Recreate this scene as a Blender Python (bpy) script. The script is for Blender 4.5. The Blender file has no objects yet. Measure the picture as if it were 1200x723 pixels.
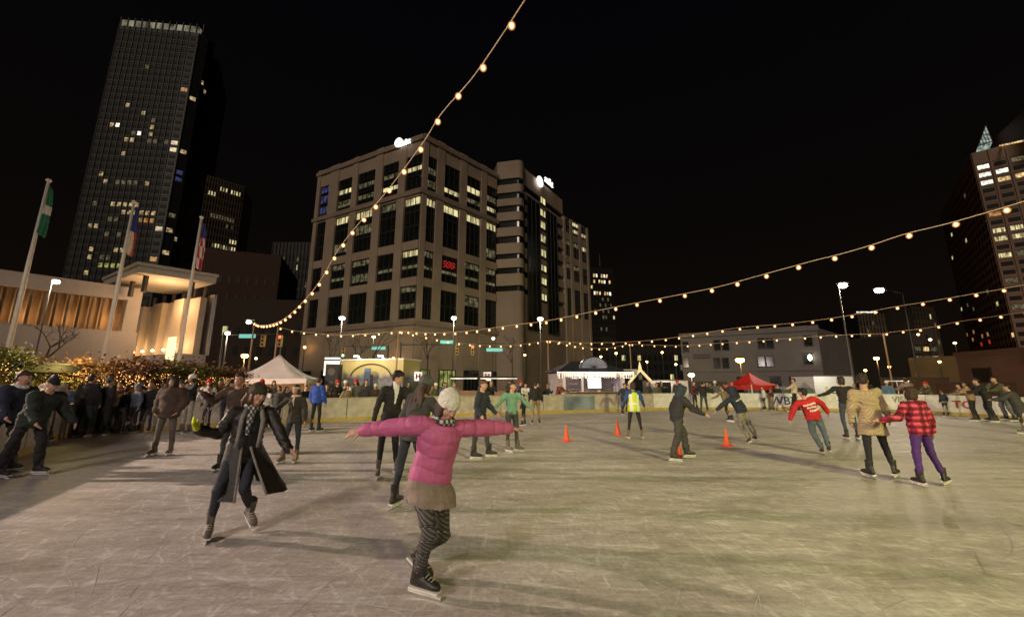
import bpy, bmesh, math, random
import numpy as np
from mathutils import Vector, Matrix, noise
random.seed(7); rng = np.random.default_rng(7)
sc = bpy.context.scene
C = sc.collection
# ---------------------------------------------------------------- camera
F = 455.0                      # focal length in pixels of a 1200 px wide frame
TH = math.atan(87 / F); CO, SI = math.cos(TH), math.sin(TH)
CAMH = 1.62
cam = bpy.data.cameras.new('camera'); camo = bpy.data.objects.new('camera', cam); C.objects.link(camo)
camo.location = (0, 0, CAMH); camo.rotation_euler = (math.radians(90) + TH, 0, 0)
cam.sensor_width = 36; cam.lens = F / 1200 * 36; cam.clip_end = 5000; cam.clip_start = 0.05
sc.camera = camo
# ---------------------------------------------------------------- night sky
w = bpy.data.worlds.new("World"); sc.world = w; w.use_nodes = True
nt = w.node_tree; bg = nt.nodes['Background']
tc = nt.nodes.new('ShaderNodeTexCoord'); sep = nt.nodes.new('ShaderNodeSeparateXYZ'); ramp = nt.nodes.new('ShaderNodeValToRGB')
nt.links.new(tc.outputs['Generated'], sep.inputs[0]); nt.links.new(sep.outputs['Z'], ramp.inputs[0])
ramp.color_ramp.elements[0].position = 0.0; ramp.color_ramp.elements[0].color = (0.0060, 0.0036, 0.0022, 1)
ramp.color_ramp.elements[1].position = 0.75; ramp.color_ramp.elements[1].color = (0.0012, 0.0012, 0.0018, 1)
e = ramp.color_ramp.elements.new(0.3); e.color = (0.0030, 0.0022, 0.0018, 1)
nt.links.new(ramp.outputs[0], bg.inputs[0]); bg.inputs[1].default_value = 1.0
# ---------------------------------------------------------------- added weak fill lamp, stands for city glow on the walls
sl = bpy.data.lights.new('city_fill', 'SUN'); sl.energy = 0.62; sl.angle = math.radians(12); sl.color = (1.0, 0.83, 0.65)
so = bpy.data.objects.new('city_fill', sl); C.objects.link(so)
so.rotation_euler = Vector((0.25, 1.0, -0.42)).to_track_quat('-Z', 'Y').to_euler()
# ---------------------------------------------------------------- colour management
sc.view_settings.view_transform = 'Standard'; sc.view_settings.look = 'None'
sc.view_settings.exposure = 0.0; sc.view_settings.gamma = 1.0
sc.cycles.use_denoising = True
try: sc.cycles.denoiser = 'OPENIMAGEDENOISE'
except Exception: pass
sc.cycles.sample_clamp_indirect = 1.5; sc.cycles.max_bounces = 5; sc.cycles.use_light_tree = True
sc.cycles.diffuse_bounces = 2; sc.cycles.glossy_bounces = 2; sc.cycles.caustics_reflective = False

# ---------------------------------------------------------------- pixel <-> place helpers (photo pixels of 1200x723)
def ray(px, py):
    u = (px - 600) / F; v = (361.5 - py) / F
    return Vector((u, CO - v * SI, SI + v * CO))
def G(px, py, z=0.0):
    r = ray(px, py); t = (z - CAMH) / r.z
    return Vector((r.x * t, r.y * t, z))
def AT(px, py, Y):
    r = ray(px, py); t = Y / r.y
    return Vector((r.x * t, Y, CAMH + r.z * t))
def ZAT(py, Y, x=0.0):
    return AT(600, py, Y).z
def PLN(px, py, p0, p1):
    r = ray(px, py); n = Vector((-(p1[1] - p0[1]), p1[0] - p0[0], 0))
    t = (n.x * p0[0] + n.y * p0[1]) / (n.x * r.x + n.y * r.y)
    return Vector((r.x * t, r.y * t, CAMH + r.z * t))
# ---------------------------------------------------------------- materials
MATS = {}
def mat(name, col, rough=0.7, var=0.12, vscale=6.0, bump=0.0, bscale=30.0, metal=0.0, emit=None, estr=0.0, spec=0.5, detail=4, stretch=None):
    if name in MATS: return MATS[name]
    m = bpy.data.materials.new(name); m.use_nodes = True; n = m.node_tree.nodes; l = m.node_tree.links
    b = n['Principled BSDF']; b.inputs['Roughness'].default_value = rough; b.inputs['Metallic'].default_value = metal
    b.inputs['Specular IOR Level'].default_value = spec
    t = n.new('ShaderNodeTexCoord'); mp = n.new('ShaderNodeMapping'); l.new(t.outputs['Object'], mp.inputs[0])
    if stretch: mp.inputs['Scale'].default_value = stretch
    no = n.new('ShaderNodeTexNoise'); no.inputs['Scale'].default_value = vscale; no.inputs['Detail'].default_value = detail
    l.new(mp.outputs[0], no.inputs['Vector'])
    r = n.new('ShaderNodeValToRGB'); l.new(no.outputs[0], r.inputs[0])
    c = Vector(col)
    r.color_ramp.elements[0].position = 0.3; r.color_ramp.elements[1].position = 0.7
    r.color_ramp.elements[0].color = (*(c * (1 - var)), 1); r.color_ramp.elements[1].color = (*[min(1, x * (1 + var)) for x in c], 1)
    l.new(r.outputs[0], b.inputs['Base Color'])
    if bump:
        n2 = n.new('ShaderNodeTexNoise'); n2.inputs['Scale'].default_value = bscale; n2.inputs['Detail'].default_value = 5
        l.new(mp.outputs[0], n2.inputs['Vector'])
        bp = n.new('ShaderNodeBump'); bp.inputs['Strength'].default_value = bump; bp.inputs['Distance'].default_value = 0.02
        l.new(n2.outputs[0], bp.inputs['Height']); l.new(bp.outputs[0], b.inputs['Normal'])
    if emit:
        b.inputs['Emission Color'].default_value = (*emit, 1); b.inputs['Emission Strength'].default_value = estr
        try: m.cycles.emission_sampling = 'NONE'
        except Exception: pass
    MATS[name] = m
    return m
def lit_mat(name, col, strength, var=0.5, scale=1.2, stretch=(1, 1, 1)):
    """a lit window: what shows of the room behind it varies"""
    if name in MATS: return MATS[name]
    m = bpy.data.materials.new(name); m.use_nodes = True; n = m.node_tree.nodes; l = m.node_tree.links
    b = n['Principled BSDF']; b.inputs['Base Color'].default_value = (0.03, 0.03, 0.03, 1); b.inputs['Roughness'].default_value = 0.2
    t = n.new('ShaderNodeTexCoord'); mp = n.new('ShaderNodeMapping'); mp.inputs['Scale'].default_value = stretch
    oi = n.new('ShaderNodeObjectInfo'); ad = n.new('ShaderNodeVectorMath'); ad.operation = 'ADD'; mu = n.new('ShaderNodeMath'); mu.operation = 'MULTIPLY'; mu.inputs[1].default_value = 60
    l.new(oi.outputs['Random'], mu.inputs[0]); l.new(t.outputs['Object'], ad.inputs[0]); l.new(mu.outputs[0], ad.inputs[1]); l.new(ad.outputs[0], mp.inputs[0])
    no = n.new('ShaderNodeTexNoise'); no.inputs['Scale'].default_value = scale; no.inputs['Detail'].default_value = 3; l.new(mp.outputs[0], no.inputs['Vector'])
    r = n.new('ShaderNodeMapRange'); r.inputs['From Min'].default_value = 0.35; r.inputs['From Max'].default_value = 0.65
    r.inputs['To Min'].default_value = strength * (1 - var); r.inputs['To Max'].default_value = strength * (1 + var)
    l.new(no.outputs[0], r.inputs[0]); l.new(r.outputs[0], b.inputs['Emission Strength']); b.inputs['Emission Color'].default_value = (*col, 1)
    m.cycles.emission_sampling = 'NONE'
    MATS[name] = m
    return m
# ---------------------------------------------------------------- mesh collector
class MB:
    def __init__(s): s.v = []; s.f = []; s.m = []; s.cur = 0
    def mi(s, i): s.cur = i; return s
    def add(s, vs, fs):
        o = len(s.v); s.v += [tuple(p) for p in vs]; s.f += [tuple(i + o for i in f) for f in fs]; s.m += [s.cur] * len(fs)
    def box(s, lo, hi, M=None):
        x0, y0, z0 = lo; x1, y1, z1 = hi
        vs = [Vector(p) for p in ((x0,y0,z0),(x1,y0,z0),(x1,y1,z0),(x0,y1,z0),(x0,y0,z1),(x1,y0,z1),(x1,y1,z1),(x0,y1,z1))]
        if M: vs = [M @ p for p in vs]
        s.add(vs, [(0,3,2,1),(4,5,6,7),(0,1,5,4),(1,2,6,5),(2,3,7,6),(3,0,4,7)])
    def loft(s, rings, n=12, closed=True):
        """rings: (centre, axis a, axis b)"""
        vs = []; fs = []
        for c, a, b in rings:
            c = Vector(c); a = Vector(a); b = Vector(b)
            for k in range(n):
                t = 2 * math.pi * k / n; vs.append(c + a * math.cos(t) + b * math.sin(t))
        R = len(rings)
        for i in range(R - 1):
            for k in range(n):
                k2 = (k + 1) % n
                fs.append((i*n+k, i*n+k2, (i+1)*n+k2, (i+1)*n+k))
        if closed:
            fs.append(tuple(reversed(range(n)))); fs.append(tuple((R-1)*n + k for k in range(n)))
        s.add(vs, fs)
    def tube(s, pts, rad, n=8, closed=True):
        pts = [Vector(p) for p in pts]
        if not hasattr(rad, '__len__'): rad = [rad] * len(pts)
        rings = []; pa = None
        for i, p in enumerate(pts):
            d = (pts[min(i+1, len(pts)-1)] - pts[max(i-1, 0)])
            d = d.normalized() if d.length > 1e-9 else Vector((0,0,1))
            if pa is None:
                a = d.cross(Vector((0,0,1)) if abs(d.z) < .9 else Vector((1,0,0))).normalized()
            else:
                a = (pa - d * pa.dot(d)).normalized()
            pa = a; b = d.cross(a)
            rings.append((p, a * rad[i], b * rad[i]))
        s.loft(rings, n, closed)
    def cap(s, p, q, r0, r1, n=10):
        """tapered capsule: a limb segment with rounded ends"""
        p = Vector(p); q = Vector(q); d = (q - p); L = d.length
        if L < 1e-6: return
        d /= L; a = d.cross(Vector((0,0,1)) if abs(d.z) < .9 else Vector((1,0,0))).normalized(); b = d.cross(a); rg = []
        for t in (-.95, -.6, 0): rg.append((p + d * r0 * t, a * r0 * math.sqrt(1 - t*t), b * r0 * math.sqrt(1 - t*t)))
        rg.append((p.lerp(q, .5), a * (r0 + r1) / 2, b * (r0 + r1) / 2))
        for t in (0, .6, .95): rg.append((q + d * r1 * t, a * r1 * math.sqrt(1 - t*t), b * r1 * math.sqrt(1 - t*t)))
        s.loft(rg, n)
    def ell(s, c, rx, ry, rz, M=None, n=12, R=8):
        rg = []
        c = Vector(c)
        X = Vector((1,0,0)); Y = Vector((0,1,0)); Z = Vector((0,0,1))
        if M: X, Y, Z = M.to_3x3() @ X, M.to_3x3() @ Y, M.to_3x3() @ Z; c = M @ c
        for i in range(R + 1):
            t = -math.pi/2 + math.pi * (i + (.15 if i == 0 else -.15 if i == R else 0)) / R
            rg.append((c + Z * rz * math.sin(t), X * rx * math.cos(t), Y * ry * math.cos(t)))
        s.loft(rg, n)
    def quad(s, a, b, c, d): s.add([a, b, c, d], [(0, 1, 2, 3)])
    def prism(s, poly, z0, z1):
        n = len(poly); vs = [(x, y, z0) for x, y in poly] + [(x, y, z1) for x, y in poly]
        fs = [(i, (i+1) % n, n + (i+1) % n, n + i) for i in range(n)] + [tuple(reversed(range(n))), tuple(range(n, 2*n))]
        s.add(vs, fs)
    def mesh(s, name, mats, smooth=False):
        me = bpy.data.meshes.new(name); me.from_pydata(s.v, [], s.f)
        for m in (mats if isinstance(mats, (list, tuple)) else [mats]): me.materials.append(m)
        if len(set(s.m)) > 1 or (s.m and s.m[0]): me.polygons.foreach_set('material_index', s.m)
        if smooth: me.polygons.foreach_set('use_smooth', [True] * len(me.polygons))
        me.update(); return me
    def build(s, name, mats, parent=None, smooth=False, loc=None):
        return link(name, s.mesh(name, mats, smooth), parent, loc)
def link(name, me, parent=None, loc=None):
    o = bpy.data.objects.new(name, me); C.objects.link(o)
    if parent: o.parent = parent
    if loc is not None: o.location = loc
    return o
def tag(o, label, cat, group=None, kind=None):
    if label: o['label'] = label
    if cat: o['category'] = cat
    if group: o['group'] = group
    if kind: o['kind'] = kind
    return o
def empty(name, loc, label, cat, group=None, rz=0.0):
    o = bpy.data.objects.new(name, None); C.objects.link(o); o.location = loc; o.rotation_euler = (0, 0, rz); o.empty_display_size = .2
    return tag(o, label, cat, group)
def structure(o): o['kind'] = 'structure'; return o
def rot_to(d, up=(0, 0, 1)):
    """matrix whose y axis is d"""
    y = Vector(d).normalized(); x = y.cross(Vector(up))
    if x.length < 1e-4: x = Vector((1, 0, 0))
    x.normalize(); z = x.cross(y)
    return Matrix((x, y, z)).transposed()
QUEUE = []
def remesh_later(o, voxel, smooth, post=None):
    m = o.modifiers.new('r', 'REMESH'); m.mode = 'VOXEL'; m.voxel_size = voxel; m.use_smooth_shade = True
    if smooth:
        s = o.modifiers.new('s', 'SMOOTH'); s.factor = .5; s.iterations = smooth
    QUEUE.append((o, post))
def finish_queue():
    dg = bpy.context.evaluated_depsgraph_get()
    out = []
    for o, post in [q for q in QUEUE if q[0].name in sc.objects]:
        me = bpy.data.meshes.new_from_object(o.evaluated_get(dg), preserve_all_data_layers=True, depsgraph=dg)
        out.append((o, me, post))
    for o, me, post in out:
        mats = list(o.data.materials); o.modifiers.clear(); old = o.data; nm = old.name
        users = [u for u in bpy.data.objects if u.data == old] if old.users > 1 else [o]
        for u in users: u.data = me
        me.materials.clear()
        for m in mats: me.materials.append(m)
        me.name = nm
        if post: post(me)
        me.polygons.foreach_set('use_smooth', [True] * len(me.polygons))
    QUEUE.clear()
def wrinkle(amp, freq=(14, 14, 34), seed=1, ridge=True):
    def f(me):
        n = len(me.vertices)
        if not n: return
        co = np.empty(n * 3); me.vertices.foreach_get('co', co); co = co.reshape(-1, 3)
        no = np.empty(n * 3); me.vertex_normals.foreach_get('vector', no); no = no.reshape(-1, 3)
        r = np.random.default_rng(seed); h = np.zeros(n); q = co * np.array(freq)
        q = q + 0.9 * np.sin(q[:, [1, 2, 0]] * .55 + r.uniform(0, 6, 3))
        for k in range(7):
            d = r.normal(size=3); d /= np.linalg.norm(d)
            h += np.sin(q @ d * (0.6 + .35 * k) + r.uniform(0, 6)) / (1 + .35 * k)
        h /= 2.2
        if ridge: h = 1 - 2 * np.abs(np.tanh(h * 1.6))
        co += no * (h * amp)[:, None]
        me.vertices.foreach_set('co', co.ravel()); me.update()
    return f
# ---------------------------------------------------------------- flood lights of the rink on real masts
def lamp(loc, target, energy, col, size=.25, cone=100, kind='SPOT', parent=None):
    L = bpy.data.lights.new('lamp_and_fill', kind); L.energy = energy; L.color = col; L.shadow_soft_size = size
    if kind == 'SPOT': L.spot_size = math.radians(cone); L.spot_blend = .6
    o = bpy.data.objects.new('lamp_and_fill', L); C.objects.link(o); o.location = loc
    if target is not None: o.rotation_euler = (Vector(target) - Vector(loc)).to_track_quat('-Z', 'Y').to_euler()
    return o
M_POLE = mat('pole_metal', (.10,.095,.09), .5, .15, metal=.3)
def mast(name, label, base, h, heads, r=.07, group=None, emis=None, tilt=(0,0)):
    """a street lamp or flood mast: pole, arms, lamp heads"""
    t = empty(name, base, label, 'street lamp' if 'street' in name else 'lamp post', group)
    b = MB(); b.tube([(0,0,0),(0,0,.5),(tilt[0]*.5,tilt[1]*.5,h*.5),(tilt[0],tilt[1],h)], [r*1.6,r,r*.85,r*.6], 10); b.build('pole', [M_POLE], t, True)
    for hx, hy, hz, sz in heads:
        a = MB(); a.tube([(tilt[0],tilt[1],h-.1),(hx*.5+tilt[0]*.5,hy*.5,(h+hz)/2),(hx,hy,hz+.06)], r*.5, 6)
        if abs(hx)+abs(hy) > .3: a.build('arm', [M_POLE], t, True)
        d = MB(); d.box((hx-sz*.8,hy-sz*.5,hz+sz*.1),(hx+sz*.8,hy+sz*.5,hz+sz*.3)); d.box((hx-sz*.4,hy-sz*.3,hz+sz*.3),(hx+sz*.4,hy+sz*.3,hz+sz*.42)); ho = d.build('lamp_head', [M_POLE], t)
        e = MB(); e.ell((hx,hy,hz-.10), sz*.80, sz*.62, sz*.50, None, 14, 8); e.build('lens', [emis or mat('lamp_glow_white', (.8,.8,.8), .3, 0, emit=(1,.93,.72), estr=14)], ho, True)
    return t
FL = 1.0
# left of the rink: low mast, pinkish white -> long shadows to the right
mast('flood_mast', 'tall mast with two flood heads left of the rink', (-26,7.5,0), 7.2, [(.5,0,7.1,.3),(-.5,0,7.1,.3)])
lamp((-25.5,7.5,6.8), (2,11,0), 27000*FL, (1.0,.75,.575), .20, 120)
# behind the camera: two masts
mast('flood_mast', 'flood mast on the near side behind the rink boards', (13,-17,0), 11.5, [(0,0,11.5,.35)])
lamp((13,-16.6,11.1), (9,22,0), 25000*FL, (.97,.92,.33), 1.1, 62)
mast('flood_mast', 'second flood mast on the near side behind the rink boards', (-9,-11,0), 9, [(0,0,9,.35)])
lamp((-9,-10.7,8.6), (-4,15,0), 4200*FL, (1.0,.83,.78), 1.0, 95)
# ================================================================ BUILDINGS
def wframe(p0, p1):
    d = (Vector(p1) - Vector(p0)).to_2d(); L = d.length; d /= L; n_ = Vector((d.y, -d.x))
    if n_.dot(Vector(p0).to_2d()) > 0: n_ = -n_          # outward = towards the camera
    return d, n_, L
def wallM(p0, d, n_): # local x along wall, y inwards, z up
    return Matrix(((d.x, -n_.x, 0, p0[0]), (d.y, -n_.y, 0, p0[1]), (0, 0, 1, 0), (0, 0, 0, 1)))
WM = {}
M_GLASS = mat('dark_glass', (.012,.015,.014), .12, .3, .6, spec=.7)
M_MULL = mat('window_metal', (.045,.04,.035), .4)
LIT = {'office': lit_mat('lit_office', (1.0,.86,.42), .52, .95, 2.4, (1,1,.12)), 'dim': lit_mat('lit_office_dim', (.9,.8,.42), .09, .9, 1.3), 'green': lit_mat('lit_lobby', (.75,.8,.2), .30, .7, .9),
       'warm': lit_mat('lit_warm', (1,.66,.28), .75, .8, 1.0), 'white': lit_mat('lit_white', (1,.93,.75), 1.3, .6, 1.0), 'blue': lit_mat('blue_glow', (.22,.24,.75), .13, .9, 1.2), 'red': lit_mat('lit_red', (1,.04,.03), .5, .3, 2), 'tower': lit_mat('lit_tower', (1,.72,.34), .34, .9, .8), 'amber': lit_mat('lit_amber', (1,.45,.12), .35, .7, .8)}
def window(parent, w_, h_, kind, M, nx=3, part=.55, name='window'):
    w_ = round(w_, 1); h_ = round(h_, 1); key = (w_, h_, kind, nx, part)
    if key not in WM:
        b = MB(); b.mi(0).box((0,.02,0),(w_,.06,h_))
        if kind: b.mi(1).box((.12,.0,h_*(1-part)),(w_-.12,.018,h_-.15))
        b.mi(2)
        for i in range(nx + 1): x = (w_-.1) * i / nx; b.box((x,-.08,0),(x+.1,.04,h_))
        for z in (0, h_-.12): b.box((.1,-.075,z),(w_-.1,.035,z+.12))
        WM[key] = b.mesh(name, [M_GLASS, LIT[kind] if kind else M_GLASS, M_MULL])
    o = link(name, WM[key], parent); o.matrix_local = M; return o
def text_mesh(name, txt, size, m, parent=None, extrude=.004):
    cu = bpy.data.curves.new(name, 'FONT'); cu.body = txt; cu.size = size; cu.extrude = extrude; cu.align_x = 'CENTER'; cu.align_y = 'CENTER'; cu.resolution_u = 3; cu.offset = size*.012
    o = bpy.data.objects.new(name + '_tmp', cu); C.objects.link(o)
    dg = bpy.context.evaluated_depsgraph_get(); me = bpy.data.meshes.new_from_object(o.evaluated_get(dg)); bpy.data.objects.remove(o); bpy.data.curves.remove(cu)
    me.materials.clear(); me.materials.append(m); me.name = name
    return link(name, me, parent)
# ---- the large office block
def office_block():
    stone = mat('granite_tan', (.43,.335,.255), .75, .12, .25, .25, 3); stone2 = mat('granite_base', (.34,.26,.21), .75, .12, .25, .25, 3)
    A = AT(497,157,60); B = AT(375,202,72.4); D = AT(582,203,72.8)
    Hh = A.z
    root = empty('office_building', (A.x, A.y, 0), 'large tan stone office block with some floors lit and round white signs on top', 'office building')
    root.location = (0,0,0)
    zr = lambda y: AT(497, y, 60).z
    rows = [(220-1,206.5,'g1c'),(204.5,191.5,'g1b'),(190,180,'g1a'),(281,263.5,'g2c'),(263,246.5,'g2b'),(246,229,'g2a'),(324,308.5,'g3b'),(308,291,'g3a'),(373,353.5,'g4b'),(353,334,'g4a')]
    groups = [(220,180),(281,229),(324,291),(373,334)]
    r_ = random.Random(5)
    for fi, (P0, P1, edges) in enumerate(((B, A, [(370,381),(391.5,408),(414.5,435.5),(444,463.5),(472,492)]), (A, D, [(496.5,508),(517,536.5),(544.5,562),(568.5,584)]))):
        d, n_, L = wframe(P0, P1); M = wallM(P0, d, n_)
        cols = []
        for a, b_ in edges:
            ta = (PLN(a, 290, P0, P1).to_2d() - P0.to_2d()).dot(d); tb = (PLN(b_, 290, P0, P1).to_2d() - P0.to_2d()).dot(d)
            cols.append((max(.05, ta), min(L - .05, tb)))
        w_ = MB(); xs = [0] + [v for c in cols for v in c] + [L]
        for k in range(0, len(xs), 2):
            if xs[k+1] - xs[k] > .12: w_.box((xs[k], -.35, 0), (xs[k+1], .6, Hh - .01), M)
        zz = [0] + [v for g_ in reversed([(zr(a), zr(b_)) for a, b_ in groups]) for v in g_] + [Hh - .02]
        for (x0, x1) in cols:
            for k in range(0, len(zz), 2): w_.box((x0, -.20, zz[k]), (x1, .58, zz[k+1]), M)
        w_.build('wall', [stone], root)
        # projecting courses
        for zc in (Hh - .9, zr(224.5), zr(378)): c_ = MB(); c_.box((-.3,-.55,zc-.35),(L+.3,-.352,zc+.35), M); c_.build('cornice', [stone2], root)
        for ci, (x0, x1) in enumerate(cols):
            for ya, yb, rn in rows:
                z0, z1 = zr(ya), zr(yb); kind = None; part = .5
                if rn in ('g1b', 'g1c') and r_.random() < .78: kind = 'office'; part = r_.choice([.5,.62,.45])
                if rn == 'g2a' : kind = 'office'; part = .52
                if rn == 'g3a' and (r_.random() < .35 or (fi, ci) in ((0,4),(1,0))): kind = 'office' if (fi, ci) in ((0,4),(1,0)) else 'dim'; part = .45
                if rn == 'g3b' and r_.random() < .5: kind = 'dim'; part = .3
                if not kind and rn not in ('g1a','g4b') and r_.random() < .22: kind = 'dim'; part = .7
                if rn.startswith('g4') and (fi, ci) == (0, 4): kind = 'dim'; part = .35
                if fi == 0 and ci == 0: kind = 'blue' if rn in ('g1a','g1b','g1c') else None; part = .8  # blue reflection in the end bay, put in as glowing panes
                if kind == 'office' and r_.random() < .22: kind = 'dim'
                window(root, x1 - x0 - .02, z1 - z0 - .02, kind, M @ Matrix.Translation((x0 + .01, .05, z0 + .01)), 4 if x1-x0 > 4 else 3, part)
        # ground floor shopfronts
        for ci, (x0, x1) in enumerate(cols):
            lit = fi == 1
            f = window(root, x1 - x0 - .3, 3.4, 'green' if (fi == 1 and ci in (0,1)) else None, M @ Matrix.Translation((x0 + .15, -.42, .3)), 4, .8, 'shop_window')
    # roof and core
    core = MB(); cx = (A + B + D) / 3; E = B.to_2d() + (D - A).to_2d()
    ins = [Vector(q).to_2d().lerp(Vector((cx.x - 2, cx.y + 8)), .045) for q in (A, D, (E.x, E.y, 0), B)]
    core.prism([tuple(p) for p in ins], .1, Hh - 1.2); core.build('core', [mat('core_dark', (.02,.02,.02), .6)], root)
    # ---- second block with curved banded corner
    E0 = D + Vector((.6,-.3,0)); E1 = AT(614,198,75); E2 = AT(659,236,89.8); H2 = 46.2; E1.z = E2.z = 0
    zb = lambda y: AT(600, y, 74.5).z
    bands = [(215,222),(231,238),(246,253.5),(263,271),(281,289),(301,307),(317,324),(337.5,344)]
    d2, n2, L2 = wframe(E1, E2)
    # rounded plan
    q0 = Vector((D.x + .1, D.y + .2)); q1 = q0 + Vector((4.0, -.9)); q2 = E1.to_2d() + Vector((-.9, -.55)); q3 = E1.to_2d()
    curve = [q0 + (q1-q0)*t for t in (0, .33, .66)] + [(q1*(1-t)**2 + 2*t*(1-t)*(q1 + Vector((1.6,-.35))) + t*t*(q3)) for t in [i/8 for i in range(9)]]
    bk = [E2.to_2d(), E2.to_2d() + Vector((-14, 12)), q0 + Vector((-4, 16))]
    ins = lambda k: [tuple(p + (Vector((4, 92)) - p).normalized() * k) for p in curve + bk]
    zz = [0]; 
    for a, b_ in reversed(bands): zz += [zb(b_), zb(a)]
    zz.append(H2)
    for k in range(0, len(zz), 2):
        m = MB(); m.prism(ins(0.0), zz[k], zz[k+1]); m.build('stone_band', [stone if k else stone2], root)
    for k in range(1, len(zz) - 1, 2):
        m = MB(); m.prism(ins(.45), zz[k], zz[k+1]); m.build('ribbon_window', [M_GLASS], root)
    M2 = wallM(E1, d2, n2)
    xx = lambda px: (PLN(px, 290, E1, E2).to_2d() - E1.to_2d()).dot(d2)
    for a, b_ in ((617.5,632),(640.5,652)):
        g_ = MB(); x0, x1 = xx(a), xx(b_)
        g_.box((x0,-.25,zb(385)),(x1,-.02,zb(226)), M2)
        nx = 3
        for i in range(nx+1): g_.mi(1).box((x0 + (x1-x0)*i/nx - .06, -.32, zb(385)), (x0 + (x1-x0)*i/nx + .06, -.252, zb(226)), M2)
        g_.build('glass_bay', [M_GLASS, M_MULL], root)
    for i, (a, b_) in enumerate(bands): window(root, xx(639.5)-xx(633), zb(a)-zb(b_)+.8, 'office', M2 @ Matrix.Translation((xx(633), -.10, zb(b_)-.4)), 2, .75)
    # lower wing to the right
    E3 = AT(688,270,98); H3 = 42.0; E3.z = 0; d3, n3, L3 = wframe(E2, E3); M3 = wallM(E2, d3, n3); z3 = lambda y: AT(670, y, 93).z
    w_ = MB(); W3 = [(260,276),(284,303),(311,330),(340,372)]
    cols = [(.06*L3,.24*L3),(.34*L3,.60*L3),(.70*L3,.93*L3)]; xs = [0] + [v for c in cols for v in c] + [L3]
    for k in range(0, len(xs), 2): w_.box((xs[k], -.3, 0),(xs[k+1], .6, H3), M3)
    zz = [0] + [v for a, b_ in reversed(W3) for v in (z3(b_), z3(a))] + [H3 - .02]
    for x0, x1 in cols:
        for k in range(0, len(zz), 2): w_.box((x0,-.15,zz[k]),(x1,.58,zz[k+1]), M3)
    w_.build('wall', [stone], root)
    for ci, (x0, x1) in enumerate(cols):
        for gi, (a, b_) in enumerate(W3):
            h_ = (z3(a) - z3(b_)) / 2
            for q in range(2):
                kind = 'office' if (ci > 0 and gi < 2 and r_.random() < .75) else ('dim' if r_.random() < .2 else None)
                window(root, x1-x0-.02, h_-.04, kind, M3 @ Matrix.Translation((x0+.01, .05, z3(b_)+h_*q)), 3, .55)
    core = MB(); core.prism([tuple(E2.to_2d() + n3*-.65 + d3*.2), tuple(E3.to_2d() + n3*-.65 - d3*.05), tuple(E3.to_2d()+Vector((-14,14))), tuple(E2.to_2d()+Vector((-14,14)))], .1, H3-.5); core.build('core', [MATS['core_dark']], root)
    # penthouse
    # ---- signs: white disc with lettering
    sg = mat('sign_white', (.8,.8,.8), .4, 0, emit=(1,.98,.95), estr=1.5)
    def sign(px, py, P0, P1, rad, tpx, size):
        d, n_, L = wframe(P0, P1); M = wallM(P0, d, n_); c = PLN(px, py, P0, P1); t = (c.to_2d() - P0.to_2d()).dot(d)
        b = MB(); o_ = []
        b.loft([((t,-.75,c.z),(rad,0,0),(0,0,rad)),((t,-.5,c.z),(rad,0,0),(0,0,rad))], 28)
        s = b.build('roof_sign', [sg], root); s.matrix_local = M
        # bands of the globe, darker grooves
        g_ = MB()
        for k in range(3):
            z = c.z + rad*(.35 - .35*k); wd = rad * (.55 - .1*k)
            g_.box((t - wd*.3, -.775, z-.05*rad), (t + wd, -.752, z+.05*rad))
        g_.build('globe_stripe', [mat('sign_groove', (.25,.35,.4), .5)], s)
        o = text_mesh('sign_lettering', 'at&t', size, sg, root, .12)
        c2 = PLN(tpx, py + .5, P0, P1); t2 = (c2.to_2d() - P0.to_2d()).dot(d); o.matrix_local = M @ Matrix(((1,0,0,t2),(0,0,-1,-.6),(0,1,0,c2.z+.1),(0,0,0,1)))
    sign(470,169.5,B,A,.85,477.5,1.45)
    sign(630,214,E1,E2,1.25,640.5,2.3)
    # red neon behind a window of the right face
    P0, P1 = A, D; d, n_, L = wframe(P0, P1); M = wallM(P0, d, n_); c = PLN(526,311,P0,P1); t = (c.to_2d()-P0.to_2d()).dot(d)
    b = MB()
    for k in range(3): b.tube([(t-1.2+i*.30, -.10, c.z + .45 - .42*k + .16*math.sin(i*2.1+k*2)) for i in range(9)], .07, 6)
    o = b.build('neon_sign', [LIT['red']], root); o.matrix_local = M
office_block()
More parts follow.
